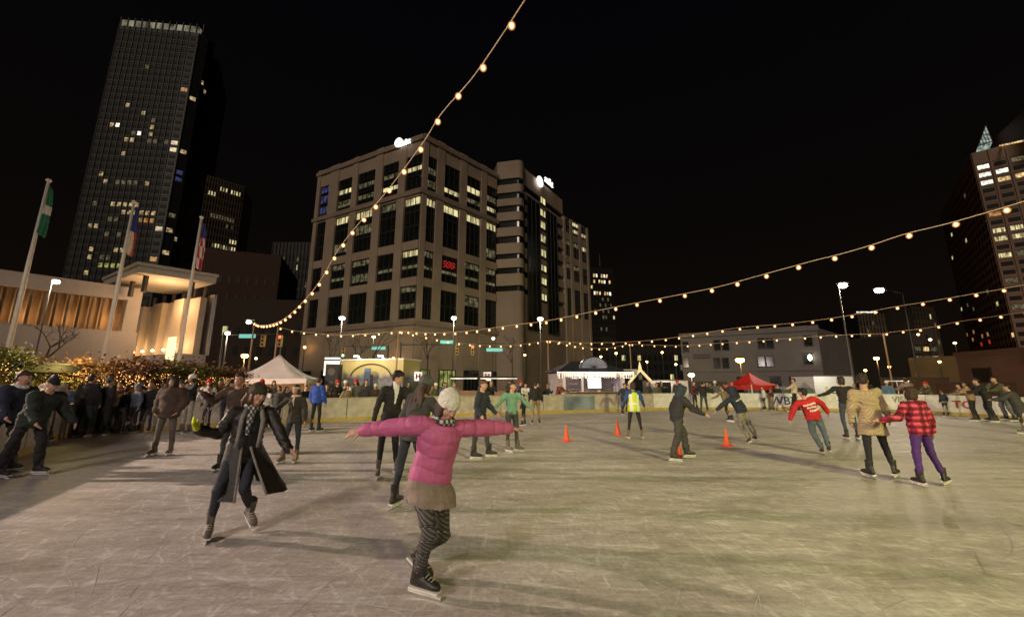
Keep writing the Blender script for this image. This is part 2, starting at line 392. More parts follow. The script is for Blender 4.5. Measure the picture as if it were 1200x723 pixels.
# ---- generic tower: wall prism, window grid, single lit windows picked by where they show
def tower(name, label, plan, H, wm, nw, pitch_z, z_first, lits=(), lit_frac=0, seed=1, ribs=True, base=0, roofm=None, winw=.62, winh=.55, glass=None):
    """plan: polygon, the faces between nw[i][0] and the next vertex carry nw[i][1] windows per storey"""
    root = empty(name, (0,0,0), label, 'building')
    b = MB(); b.prism(plan, base, H); b.build('wall', [wm], root)
    g_ = MB(); r_ = random.Random(seed); N = len(plan); nf = int((H - z_first - .6*pitch_z) / pitch_z)
    cells = {}
    for fi, cnt in nw:
        p0 = Vector((*plan[fi], 0)); p1 = Vector((*plan[(fi+1) % N], 0)); d, n_, L = wframe(p0, p1)
        cells[fi] = (p0, p1, d, n_, L, cnt)
    litset = {}
    for px, py, kind, wd in lits:
        best = None
        for fi, (p0, p1, d, n_, L, cnt) in cells.items():
            q = PLN(px, py, p0, p1); t = (q.to_2d() - p0.to_2d()).dot(d)
            if 0 <= t <= L and (best is None or q.length < best[0]): best = (q.length, fi, int(t / L * cnt), int((q.z - z_first) / pitch_z))
        if best:
            for k in range(wd): litset[(best[1], best[2] + k, best[3])] = kind
    if lit_frac:
        for fi, c in cells.items():
            for f in range(nf):
                for k in range(c[5]):
                    if r_.random() < lit_frac: litset.setdefault((fi, k, f), r_.choice(['warm', 'office', 'dim', 'dim']))
    for fi, (p0, p1, d, n_, L, cnt) in cells.items():
        M = wallM(p0, d, n_); cw = L / cnt; ww = cw * winw; hh = pitch_z * winh
        for f in range(nf):
            z = z_first + f * pitch_z + pitch_z * (1 - winh) / 2
            for k in range(cnt):
                x = k * cw + (cw - ww) / 2; kind = litset.get((fi, k, f))
                if kind and kind != 'off':
                    w_ = MB(); w_.mi(0).box((0,-.12,0),(ww,-.10,hh)); w_.mi(1).box((-.15,-.10,-.15),(ww+.15,.05,hh+.15))
                    key = (name, round(ww,2), kind)
                    if key not in WM: WM[key] = w_.mesh('window', [LIT[kind], M_MULL])
                    o = link('window', WM[key], root); o.matrix_local = M @ Matrix.Translation((x, 0, z))
                else: g_.box((x,-.10,z),(x+ww,.02,z+hh), M)
        if not ribs: continue
        fr = MB()
        for f in range(nf + 1): fr.box((0,-.30,z_first+f*pitch_z-.18),(L,-.002,z_first+f*pitch_z+.18), M)
        for k in range(cnt + 1): fr.box((max(0,k*cw-.22),-.42,base+.1),(min(L,k*cw+.22),-.302,H-.2), M)
        fo = fr.build('facade_grid', [wm], root); fo['kind'] = 'stuff'
    go = g_.build('window_grid', [glass or mat('far_glass', (.010,.012,.012), .55, .3, .6, spec=.25)], root); go['kind'] = 'stuff'
    return root
def arcp(cx, cy, r, a0, a1, n): return [(cx + r*math.cos(math.radians(a0+(a1-a0)*i/n)), cy + r*math.sin(math.radians(a0+(a1-a0)*i/n))) for i in range(n+1)]
dk = mat('tower_granite', (.016,.0145,.013), .5, .2, .1)
T0 = AT(140,30,185).to_2d(); T1 = AT(222,39,189).to_2d()
plan = [tuple(T0 + Vector((-14, 26))), tuple(T0), tuple(T1), tuple(T1 + Vector((4.5,1.2))), tuple(T1 + Vector((7.5,4))), tuple(T1 + Vector((8.2,8))), tuple(T1 + Vector((-22,40))), tuple(T0 + Vector((-14,50)))]
HT = AT(140,30,185).z
L1 = [(147,126,'office',1),(171,134,'warm',1),(182,138,'dim',1),(128,150,'office',1),(132,150,'office',1),(140,150,'white',1),(154,152,'dim',1),(167,153,'white',1),(175,153,'office',1),(180,154,'office',1),(152,161,'warm',2),(175,163,'dim',2),(193,164,'dim',1),(200,170,'warm',1),(205,175,'warm',1),(209,180,'warm',1),(146,178,'warm',1),(213,102,'amber',1),(227,113,'warm',1),(235,99,'office',1),(241,106,'warm',1),(170,81,'dim',1),(127,87,'dim',1),
      (120,206,'office',1),(125,209,'office',1),(140,210,'dim',2),(153,213,'dim',2),(171,218,'office',1),(133,239,'warm',2),(146,241,'warm',3),(146,251,'warm',3),(169,247,'warm',2),(163,256,'amber',2),(181,250,'warm',1),(179,262,'amber',1),(191,269,'warm',1),(197,272,'warm',1),(207,279,'warm',1),(218,286,'warm',1),(227,290,'warm',1),(204,255,'dim',1),(112,240,'dim',1),(105,262,'warm',2),(128,259,'dim',2),(127,271,'dim',1),(139,272,'dim',1),(138,293,'warm',3),(120,302,'dim',2),(117,312,'green',4),(106,299,'warm',1),(179,301,'amber',1),(196,301,'warm',1),(101,322,'warm',1),(108,292,'warm',1),(212,200,'blue',1),(212,206,'blue',1),(212,212,'blue',1)]
L1 = [(a_, b_, 'tower' if k_ in ('office','warm') else k_, c_) for a_, b_, k_, c_ in L1]
tw = tower('skyscraper', 'very tall dark tower with rounded side, scattered lit windows and pale lit roof rim', plan, HT, dk, [(0,7),(1,13),(2,1),(3,1),(4,2),(5,7)], 4.1, 4, L1, 0, 3)
b = MB(); d_, n_, L_ = wframe(Vector((*T0,0)), Vector((*T1,0))); b.box((0,.5,0),(L_+4,3,4.4), wallM((T0.x,T0.y), d_, n_) @ Matrix.Translation((0,0,HT)))
for k in range(13): b.mi(1).box((k*3.6,-.1,0),(k*3.6+.5,.48,5.6), wallM((T0.x,T0.y), d_, n_) @ Matrix.Translation((0,0,HT)))
b.build('roof_rim', [lit_mat('lit_crown', (1,.92,.62), .16, .9, .25, (1,1,.4)), dk], tw)
for k_, (px_, py_, dx_) in enumerate(((251,66,0),)):
    q = AT(px_, py_, 197); b = MB(); z_ = q.z; x0_ = T1.x + 4
    b.prism([(x0_, 196.2 + k_*.4), (q.x-4, 196.6 + k_*.4), (q.x-1.2, 198 + k_*.3), (q.x, 201), (q.x - 18, 232), (x0_ - 18, 232)], 0, z_); b.build('wing', [dk], tw)
    b = MB()
    for j in range(int(z_ / 4.1)): b.box((x0_ + .4, 195.95 + k_*.4, j*4.1+1), (q.x - 4.2, 196.15 + k_*.4, j*4.1+3.0))
    b.build('ribbon_window', [MATS['far_glass']], tw)
# slab behind it
S0 = AT(243,205,190).to_2d(); S1 = AT(287,216.5,203).to_2d(); HS = AT(243,205,190).z
slab = tower('slab_tower', 'brown slab tower beside the tallest one with rows of small lit windows', [tuple(S0), tuple(S1), tuple(S1+Vector((-10,22))), tuple(S0+Vector((-10,22)))], HS, mat('slab_stone', (.13,.095,.07), .7, .15, .1), [(0,14)], 4.0, 3,
   [(246+i*3.2, 222.5+i*.75, 'office', 1) for i in range(12) if i not in (3,7)] + [(246+i*3.5, 252+i*.9, 'dim', 1) for i in range(9)] + [(267+i*4, 263, 'dim', 1) for i in range(2)] + [(248+i*3.3, 285+i*.8, 'office' if i % 3 else 'dim', 1) for i in range(11)] + [(270,280,'office',3)], 0, 2, winw=.5)
# brick block, dotted block, towers beyond
def simple(name, label, l, rgt, Y0, Y1, wm, n, pz, lits, frac, seed, depth=30, **k):
    a = AT(l[0], l[1], Y0); b_ = AT(rgt[0], rgt[1], Y1); p0, p1 = a.to_2d(), b_.to_2d(); d, n_, L = wframe(Vector((*p0,0)), Vector((*p1,0)))
    return tower(name, label, [tuple(p0), tuple(p1), tuple(p1 - n_*depth), tuple(p0 - n_*depth)], (a.z + b_.z)/2, wm, [(0,n)], pz, 2, lits, frac, seed, **k)
brick = mat('dark_brick', (.075,.036,.024), .85, .2, 2.5, .3, 20)
simple('brick_building', 'dark brick building with arched recess between the slab tower and the tan office block', (236,290), (330,300), 105, 112, brick, 9, 5.2, [], .0, 4, ribs=False, winw=.35, winh=.4, glass=mat('recess_dark', (.035,.022,.016), .6))
simple('brick_building', 'lower brown building just behind the string light post', (262,352), (372,350), 82, 84, mat('brown_stucco', (.055,.035,.026), .85), 8, 4.2, [], .02, 5, ribs=False, winw=.4, winh=.45)
simple('apartment_tower', 'dark tower left of the tan office block dotted with small warm windows', (320,287), (366,281), 150, 150, mat('tower_dark', (.022,.019,.017), .6), 11, 3.6, [], .20, 6, winw=.45)
rt = simple('round_tower', 'narrow tower right of the office block with bright lit floors and a mast', (691,313), (718,316), 250, 254, dk, 9, 4.0, [(692+i*2.8, y, 'warm' if (i*7+int(y))%3 else 'white', 1) for y in (316,324,333,343) for i in range(9) if (i*5+int(y))%4] + [(703+i*2.9,y,'dim',1) for y in (350,357,364,372,388) for i in range(5) if (i+int(y))%2], .06, 7)
b = MB(); q = AT(703,312,255); b.tube([(q.x,q.y,q.z),(q.x,q.y,q.z+9)], [.5,.15], 6); b.build('mast', [M_POLE], rt)
simple('office_building', 'dim building behind the kiosk with pale green lit sign', (690,402), (800,405), 150, 150, mat('tower_dark', (.022,.019,.017), .6), 18, 3.6, [(703,412,'green',2),(720,410,'office',1),(776,408,'dim',1)], .08, 9)
# pale three storey building right of centre
def pale():
    a = AT(797,393.5,78); b_ = AT(957,383,66); p0, p1 = a.to_2d(), b_.to_2d(); d, n_, L = wframe(Vector((*p0,0)), Vector((*p1,0))); M = wallM(p0, d, n_); Hh = a.z
    root = empty('stone_building', (0,0,0), 'pale grey three storey building with paired windows and an orange lit right edge', 'building')
    pm = mat('pale_stucco', (.26,.235,.225), .85, .1, .3, .2, 6)
    w_ = MB(); w_.prism([tuple(p0), tuple(p1), tuple(p1 - n_*22 + d*7), tuple(p0 - n_*22)], 0, Hh); w_.build('wall', [pm], root)
    c_ = MB(); c_.box((0,-.2,AT(880,434,72).z-.2),(L,-.003,AT(880,434,72).z+.15), M); c_.build('string_course', [pm], root); c_ = MB(); c_.box((-.2,-.3,Hh-.5),(L+.2,-.002,Hh+.15), M); c_.box((-.2,-.3,Hh+.152),(L+.2,.4,Hh+.4), M); c_.build('cornice', [pm], root)
    for px, ys in ((804,(400,418)),(841,(398,419)),(851,(398,419)),(893,(396,417)),(903,(396,417)),(948,(393,414))):
        for y in ys:
            q = PLN(px, y+13, p0, p1); t = (q.to_2d() - p0).dot(d); q2 = PLN(px, y, p0, p1)
            window(root, 1.25, q2.z - q.z, None, M @ Matrix.Translation((t-.6, -.03, q.z)), 1)
    for px in (868, 907, 930, 945):
        q = PLN(px, 447, p0, p1); t = (q.to_2d() - p0).dot(d); window(root, 1.7, 2.0, None, M @ Matrix.Translation((t-.6, -.03, .8)), 1, .5)
    q = PLN(949, 419, p0, p1); t = (q.to_2d() - p0).dot(d); b = MB(); b.ell((t,-.25,q.z), .28,.28,.5); o = b.build('wall_lamp', [mat('lamp_glow_white', (.8,.8,.8), .3, 0, emit=(1,.93,.72), estr=14)], root, True); o.matrix_local = M
    q = PLN(823, 417, p0, p1); t = (q.to_2d() - p0).dot(d); b = MB()
    for k in range(2): b.box((t-1.6,-.06,q.z-.5*k),(t+1.4,-.005,q.z+.3-.5*k))
    o = b.build('painted_sign', [mat('faded_sign', (.12,.10,.11), .8, .5, 1.5)], root); o.matrix_local = M
pale()
# right hand city
simple('hotel_building', 'dark building on the right with white lit roof edge', (1004,368), (1062,366), 170, 170, mat('tower_dark', (.022,.019,.017), .6), 16, 3.4, [], .16, 12)
b = MB(); q0 = AT(1004,366.5,169.5); q1 = AT(1060,365.5,169.5); b.box((q0.x,169.2,q0.z),(q0.x+(q1.x-q0.x)*.42,169.6,q0.z+.5)); b.box((q0.x+(q1.x-q0.x)*.6,169.2,q0.z),(q1.x,169.6,q0.z+.5)); tag(b.build('roof_light', [LIT['white']]), 'long white light strip along the roof edge of the dark right building', 'roof light')
simple('apartment_tower', 'slim dark building with lit top window right of the roof light strip', (1066,358), (1093,360), 160, 162, mat('tower_dark', (.022,.019,.017), .6), 7, 3.6, [(1072,363,'office',3)], .14, 13)
simple('parking_garage', 'parking garage with glowing open decks', (1066,390), (1094,391), 118, 120, mat('garage_concrete', (.10,.085,.06), .8), 3, 2.8, [], .75, 14, winw=.92, winh=.45)
simple('brick_building', 'yellowish brown building with small square windows on the right', (1064,420), (1122,416), 72, 66, mat('ochre_wall', (.34,.23,.10), .85, .15, .5, .2, 8), 7, 2.8, [], 0, 15, ribs=False, winw=.25, winh=.4)
def lowpink():
    a = AT(1119,415,50); b_ = AT(1290,412,36); p0, p1 = a.to_2d(), b_.to_2d(); d, n_, L = wframe(Vector((*p0,0)), Vector((*p1,0))); M = wallM(p0, d, n_)
    root = empty('commercial_building', (0,0,0), 'low pinkish beige flat roofed building at the right with dark doorway', 'building')
    w_ = MB(); w_.prism([tuple(p0), tuple(p1), tuple(p1 - n_*14), tuple(p0 - n_*14)], 0, a.z); w_.build('wall', [mat('pink_stucco', (.34,.20,.15), .85, .12, .4, .2, 8)], root)
    c_ = MB(); c_.box((-.1,-.15,a.z-.35),(L,-.003,a.z+.1), M); c_.box((-.1,-.15,a.z+.101),(L,.3,a.z+.2), M); c_.build('cornice', [mat('pink_trim', (.26,.15,.11), .8)], root)
    q = PLN(1150,431,p0,p1); t = (q.to_2d() - p0).dot(d); dd = MB(); dd.box((t-1.1,-.12,0),(t+1.1,-.01,q.z), M); dd.mi(1).box((t-.95,-.14,.1),(t-.05,-.122,q.z-.1), M); dd.box((t+.05,-.14,.1),(t+.95,-.122,q.z-.1), M); dd.build('door', [M_MULL, mat('door_dark', (.05,.03,.02), .5)], root)
    q = PLN(1156,410,p0,p1); b = MB(); 
lowpink()
def right_tower():
    Cn = AT(1138,180,184); Sd = AT(1101,249,258); p = Cn.to_2d(); s = Sd.to_2d(); dr = (s - p); dr.normalize(); fr = Vector((dr.y, -dr.x)); r = p + fr * 100
    L = [(1149,201,'white',3),(1168,198,'white',3),(1153,215,'blue',2),(1172,212,'white',2),(1189,208,'warm',2),(1164,269,'office',2),(1183,267,'office',2),(1168,284,'office',1),(1185,282,'office',1),(1171,298,'office',2),(1178,329,'office',2),(1183,359,'dim',2),(1196,180,'office',2),(1188,184,'dim',1),(1172,252,'amber',3),(1117,276,'office',1),(1118,304,'office',1),(1195,330,'dim',1),(1190,300,'dim',1),
         (1128,360,'office',1),(1134,360,'dim',1),(1140,361,'dim',1),(1135,392,'amber',1),(1142,392,'amber',1),(1150,392,'amber',1),(1158,393,'amber',1),(1140,401,'amber',1),(1152,402,'red',1),(1160,401,'red',1)]
    rt = tower('office_tower', 'tall brown tower at the right edge with pointed lit glass gable on its roof', [tuple(p), tuple(s), tuple(s + fr*60), tuple(r)], Cn.z, mat('tower_brown', (.27,.165,.115), .6, .15, .1), [(0,16),(3,18)], 4.3, 5, L, .012, 21, winw=.7, winh=.5)
    d, n_, LL = wframe(Vector((*p,0)), Vector((*r,0))); M = wallM(p, d, n_)
    a = AT(1146,171,186); b_ = AT(1163,166,186); t = AT(1155,146,186)
    b = MB(); b.add([a, b_, t, a + Vector((8,8,0)), b_ + Vector((8,8,0)), t + Vector((8,8,0))], [(0,1,2),(5,4,3),(0,3,4,1),(1,4,5,2),(2,5,3,0)])
    b.build('glass_gable', [lit_mat('lit_gable', (.75,.9,.8), .30, .8, .35, (1,1,4))], rt)
    b = MB()
    for k in range(1, 5): b.tube([a.lerp(t, k/5), a.lerp(b_, k/5)], .25, 5)
    for x, y in ((a,b_),(b_,t),(t,a)): b.tube([x,y], .3, 5)
    b.build('gable_frame', [M_MULL], rt)
    q = AT(1172,171,178); q2 = AT(1200,165,165); b = MB(); b.tube([q, q2], .45, 6); b.build('roof_light', [LIT['warm']], rt)
    b = MB(); b.prism([tuple(AT(1165,166,195).to_2d()), tuple(AT(1260,150,150).to_2d()), tuple(AT(1260,150,190).to_2d()), tuple(AT(1180,160,215).to_2d())], Cn.z - 3, Cn.z + 16); b.build('penthouse', [mat('penthouse_red', (.09,.035,.03), .7)], rt)
right_tower()
q_ = AT(1108,425,150); mast('street_lamp', 'added tall lamp brightening the side of the brown tower on the right', (q_.x,q_.y,0), 9, [(0,0,9,.4)]); lamp((q_.x, q_.y, 8.2), None, 30000, (1,.60,.32), .3, kind='POINT')  # mast and lamp added to brighten the tower's dark side
# ---- low modern hall on the left with lit fins and canopy
def hall():
    root = empty('civic_hall', (0,0,0), 'low modern white hall on the left with gold lit vertical panels', 'building')
    conc = mat('white_concrete', (.42,.38,.38), .8, .1, .4, .2, 6); gold = mat('gold_panel', (.42,.27,.14), .7, .15, .5)
    p0 = AT(9,317,35.3).to_2d(); p1 = AT(168,339,42.8).to_2d(); d, n_, L = wframe(Vector((*p0,0)), Vector((*p1,0))); M = wallM(p0, d, n_); x0 = -16; Hh = 12.0
    z = lambda px, y: PLN(px, y, Vector((*p0,0)), Vector((*p1,0))).z
    zf = (z(160,353)); zm = z(150,390)
    w_ = MB(); w_.box((x0,-.2,zf),(L,.4,Hh), M); w_.box((x0,-1.2,0),(L,.4,zm), M); w_.box((L-1.1,-.21,zm),(L,.41,zf), M); w_.box((x0,-.21,Hh+.001),(-1.0,.4,Hh+1.4), M); w_.box((x0,2.2,0),(L,2.6,Hh-.1), M); w_.box((x0,.4,zf+1.2),(L,2.19,Hh-.2), M)
    w_.build('wall', [conc], root)
    n = 18
    for k in range(n):
        x = L - 1.3 - k * .82
        b = MB(); b.box((x-.60,1.0,zm),(x,1.12,zf+.6), M); b.box((x-.08,.7,zm),(x+.0,1.0,zf+.6), M); b.build('panel', [gold], root)
    for x in (2, 5, 8):
        b = MB(); b.ell((x,1.0,zf+.95), .14,.14,.08, M); b.build('downlight', [mat('lamp_glow_warm', (.8,.7,.5), .3, 0, emit=(1,.66,.3), estr=12)], root, True)
    # wing with fins
    q0 = AT(158,364,50.8).to_2d(); q1 = AT(240,348.5,42.4).to_2d(); d2, n2, L2 = wframe(Vector((*q0,0)), Vector((*q1,0))); M2 = wallM(q0, d2, n2)
    N = 7
    for k in range(N):
        b = MB(); xa = L2 * k / N; b.box((xa+.12,-.3 - (k%2)*.5,4.6),(xa+L2/N-.12,.3,11), M2); b.build('fin_wall', [mat('cream_concrete', (.46,.38,.30), .8, .1, .4)], root)
        b = MB(); b.tube([M2 @ Vector((xa+L2/N*.5,.6,10.9)), M2 @ Vector((xa+L2/N*.5,.6,12.5))], .22, 8); b.build('column', [mat('column_dark', (.05,.04,.035), .6)], root)
        b = MB(); b.ell(M2 @ Vector((xa+L2/N*.5,-1.5,5.2)), .15,.15,.12); b.build('uplight', [MATS['lamp_glow_warm']], root, True)
    w_ = MB(); w_.box((0,-2.2,0),(L2+1,.5,4.6), M2); w_.box((0,.9,4.6),(L2,1.2,11.5), M2); w_.build('wall', [conc], root)
    c_ = MB(); c_.prism([(-47,43.3),(-37.4,37.5),(-33,42),(-42.6,47.8)], 12.5, 13.2); c_.prism([(-47.25,43.3),(-37.4,37.2),(-32.8,42),(-42.6,48)], 13.201, 13.5); c_.build('canopy_roof', [mat('canopy_white', (.5,.44,.38), .7, .08)], root)
    for x, y in ((-45.6,43.6),(-41.5,41.2),(-38,39),(-35.2,41.5)):
        b = MB(); b.box((x-.16,y-.16,10.8),(x+.16,y+.16,12.5)); b.build('column', [MATS['column_dark']], root)
    lamp((-37.6,41.2,10.2), None, 800, (1,.60,.27), .9, kind='POINT')
    g = M @ Vector((3,-.0,zf-.2)); 
    for xx in (1.5, 3.3, 5.1, 6.9): g = M @ Vector((L-xx*1.6, .0, zm+1.0)); lamp(g, None, 40, (1,.58,.25), .4, kind='POINT')
    for k in (.5, 2.5, 4.5, 6.3): g = M2 @ Vector((L2/N*k, -1.6, 5.6)); lamp(g, None, 190, (1,.60,.28), .15, kind='POINT')
    b = MB(); b.box((L2-.8,-2.35,3.9),(L2+.7,-2.21,6.3), M2); b.build('lit_doorway', [mat('doorway_glow', (.8,.7,.5), .3, 0, emit=(1,.72,.36), estr=1.6)], root)
hall()
# ================================================================ RINK
RK = [G(x, y).to_2d() for x, y in ((26,535),(50,521),(83,513),(125,509),(177,506),(260,500.5),(376,495),(500,490),(660,484.5),(778,481),(880,480.5),(972,482),(1060,484),(1127,487.5),(1175,491))]
RK += [Vector(p) for p in ((23.0,16.0),(22.4,12.5),(20.5,8.0),(17.5,3.0),(14.0,-2.5),(10.0,-6.5),(5.5,-8.6),(1.0,-8.8),(-2.4,-7.0),(-4.6,-3.5),(-6.7,1.0),(-8.9,5.3))]
def catmull(P, n, closed=True):
    out = []; N = len(P)
    for i in range(N):
        p0, p1, p2, p3 = P[(i-1) % N], P[i], P[(i+1) % N], P[(i+2) % N]
        for k in range(n):
            t = k / n; out.append(.5 * ((2*p1) + (p2-p0)*t + (2*p0-5*p1+4*p2-p3)*t*t + (3*p1-p0-3*p2+p3)*t**3))
    return out
RC = catmull(RK, 14)
# resample at even steps
def resample(P, step):
    P = P + [P[0]]; L = [0]
    for a, b in zip(P, P[1:]): L.append(L[-1] + (b-a).length)
    n = round(L[-1] / step); out = []; j = 0
    for i in range(n):
        d = L[-1] * i / n
        while L[j+1] < d: j += 1
        out.append(P[j].lerp(P[j+1], (d - L[j]) / max(1e-9, L[j+1]-L[j])))
    return out
RP = resample(RC, 0.4)
NB = len(RP)
def rnorm(i):   # outward
    t = (RP[(i+1) % NB] - RP[i-1]).normalized(); c = Vector((t.y, -t.x)); 
    return c if c.dot(RP[i] - Vector((4, 8))) > 0 else -c
# ---- ground, ice
def ground_mat():
    m = mat('asphalt', (.040,.036,.034), .8, .35, 2.0, .4, 25); return m
g = MB(); g.add([(-2500,-2500,0),(2500,-2500,0),(2500,2500,0),(-2500,2500,0)], [(0,1,2,3)])
structure(g.build('ground', [ground_mat()]))
pv_ = MB(); pv_.add([(-48,-22,.004),(48,-22,.004),(48,40,.004),(-48,40,.004)], [(0,1,2,3)])
structure(pv_.build('plaza_pavement', [mat('plaza_concrete', (.16,.14,.125), .75, .25, 1.5, .3, 20)]))
def ice_mat():
    m = bpy.data.materials.new('ice'); m.use_nodes = True; n = m.node_tree.nodes; l = m.node_tree.links; b = n['Principled BSDF']
    t = n.new('ShaderNodeTexCoord')
    def noise_(scale, detail, sc=(1,1,1), rot=0, dist=0, rough=.55):
        mp = n.new('ShaderNodeMapping'); mp.inputs['Scale'].default_value = sc; mp.inputs['Rotation'].default_value = (0,0,rot); l.new(t.outputs['Object'], mp.inputs[0])
        o = n.new('ShaderNodeTexNoise'); o.inputs['Scale'].default_value = scale; o.inputs['Detail'].default_value = detail; o.inputs['Distortion'].default_value = dist; o.inputs['Roughness'].default_value = rough
        l.new(mp.outputs[0], o.inputs['Vector']); return o.outputs[0]
    def mr(x, a, b_, c, d):
        r = n.new('ShaderNodeMapRange'); l.new(x, r.inputs[0])
        for i, v_ in zip((1,2,3,4), (a,b_,c,d)): r.inputs[i].default_value = v_
        return r.outputs[0]
    def op(o_, x, y):
        q = n.new('ShaderNodeMath'); q.operation = o_; 
        for i, v_ in enumerate((x, y)):
            if isinstance(v_, float): q.inputs[i].default_value = v_
            else: l.new(v_, q.inputs[i])
        return q.outputs[0]
    def scratch(center, scale, dist, thr, dscale):
        mp = n.new('ShaderNodeMapping'); mp.inputs['Location'].default_value = center; l.new(t.outputs['Object'], mp.inputs[0])
        w_ = n.new('ShaderNodeTexWave'); w_.wave_type = 'RINGS'; w_.rings_direction = 'Z'; w_.inputs['Scale'].default_value = scale
        w_.inputs['Distortion'].default_value = dist; w_.inputs['Detail'].default_value = 3; w_.inputs['Detail Scale'].default_value = dscale; l.new(mp.outputs[0], w_.inputs['Vector'])
        return mr(w_.outputs['Fac'], thr, 1.0, 0., 1.)
    big = noise_(.22, 4, (1,1.6,1)); mid = noise_(2.6, 7, (1,2.2,1), .3, .8, .65); fine = noise_(22, 5, (1,1,1), 0, .6, .7)
    str1 = noise_(3.0, 6, (1,9,1), .5, .6, .7); str2 = noise_(3.2, 6, (9,1,1), .25, .6, .7)
    s1 = scratch((3,9,0), 1.1, 9, .93, .6); s2 = scratch((-9,-14,0), 1.3, 11, .94, .5); s3 = scratch((14,-5,0), 1.0, 10, .94, .7)
    sm = op('MAXIMUM', s1, op('MAXIMUM', s2, s3)); sm = op('MULTIPLY', sm, mr(mid, .42, .6, 0., 1.))
    shade_streaks = noise_(.5, 3, (1,5,1), .12, .5, .5)  # wide streaks of light and shade put into the ice colour
    val = op('ADD', mr(shade_streaks, .35, .65, -.10, .10), mr(big, .3, .7, -.10, .10)); val = op('ADD', val, mr(mid, .3, .7, -.13, .13)); val = op('ADD', val, mr(fine, .3, .7, -.13, .13))
    val = op('ADD', val, mr(str1, .35, .65, -.09, .09)); val = op('ADD', val, mr(str2, .35, .65, -.06, .06))
    val = op('ADD', val, op('MULTIPLY', sm, .2)); val = op('ADD', val, .5)
    r = n.new('ShaderNodeValToRGB'); l.new(val, r.inputs[0])
    r.color_ramp.elements[0].position = 0; r.color_ramp.elements[0].color = (.20,.185,.175,1); r.color_ramp.elements[1].position = 1.0; r.color_ramp.elements[1].color = (.84,.83,.82,1)
    e_ = r.color_ramp.elements.new(.5); e_.color = (.52,.475,.445,1)
    l.new(r.outputs[0], b.inputs['Base Color'])
    l.new(mr(val, .2, .8, .42, .8), b.inputs['Roughness'])
    bp = n.new('ShaderNodeBump'); bp.inputs['Strength'].default_value = .4; bp.inputs['Distance'].default_value = .012; l.new(val, bp.inputs['Height']); l.new(bp.outputs[0], b.inputs['Normal'])
    b.inputs['Specular IOR Level'].default_value = .10
    return m
ic = MB(); ic.add([(p.x, p.y, 0.012) for p in RP], [tuple(range(NB))]); structure(ic.build('ice', [ice_mat()]))
# skate cuts and shavings on the ice: real thin ribbons
def inside(x, y):
    c = False; j = NB - 1
    for i in range(NB):
        if (RP[i].y > y) != (RP[j].y > y) and x < (RP[j].x-RP[i].x)*(y-RP[i].y)/(RP[j].y-RP[i].y)+RP[i].x: c = not c
        j = i
    return c
cut = [MB(), MB()]
for k in range(2600):
    r_ = random.random() ** 1.7; x = random.uniform(-1, 1) * (4 + 20 * r_) + 2; y = -1 + 24 * r_
    a = random.gauss(.15, .8); rad = random.choice([1,-1]) * random.uniform(.5, 6); L = random.uniform(.25, 1.6); wd = random.uniform(.0010, .0030) * (1 + y * .07)
    pts = []; n_ = 7; p = Vector((x, y))
    for i in range(n_ + 1):
        pts.append(p.copy()); p += Vector((math.cos(a), math.sin(a))) * L / n_; a += L / n_ / rad
    if not (inside(*pts[0]) and inside(*pts[-1])): continue
    vs = []; 
    for i, q in enumerate(pts):
        d = (pts[min(i+1,n_)] - pts[max(0,i-1)]).normalized(); nn = Vector((-d.y, d.x)) * wd * math.sin(math.pi * (i + .4) / (n_ + .8))
        vs += [(q.x + nn.x, q.y + nn.y, .0135 + k % 7 * .0002), (q.x - nn.x, q.y - nn.y, .0135 + k % 7 * .0002)]
    cut[k % 3 == 0].add(vs, [(2*i, 2*i+1, 2*i+3, 2*i+2) for i in range(n_)])
cut[0].build('skate_cuts', [mat('ice_shavings', (.64,.62,.60), .9, .2)])['kind'] = 'stuff'
cut[1].build('skate_grooves', [mat('ice_groove', (.40,.38,.36), .5, .2)])['kind'] = 'stuff'
#--, panels of about 2.4 m
BT = 1.0
bd = empty('rink_boards', (0, 0, 0), 'low white rink boards with yellow kick strip running all round the ice', 'rink wall')
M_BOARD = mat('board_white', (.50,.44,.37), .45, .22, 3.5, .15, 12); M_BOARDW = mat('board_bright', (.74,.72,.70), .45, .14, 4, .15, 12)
M_KICK = mat('kick_strip', (.50,.36,.10), .5, .15); M_CAP = mat('dasher_cap', (.42,.34,.27), .5, .2)
def strip(i0, i1, off0, off1, z0, z1):
    b = MB(); vs = []
    for i in range(i0, i1 + 1):
        p = RP[i % NB]; n_ = rnorm(i % NB)
        for o_, z in ((off0, z0), (off1, z0), (off1, z1), (off0, z1)): q = p + n_ * o_; vs.append((q.x, q.y, z))
    fs = []; N = i1 - i0 + 1
    for i in range(N - 1):
        for k in range(4): fs.append((i*4+k, (i+1)*4+k, (i+1)*4+(k+1)%4, i*4+(k+1)%4))
    fs += [(3,2,1,0), tuple((N-1)*4+k for k in range(4))]
    b.add(vs, fs); return b
def boardpx(i): 
    p = RP[i % NB]; dep = p.y*CO + (0-CAMH)*SI
    return 600 + F * p.x / dep if dep > .5 else None
i = 0
GAPS = []
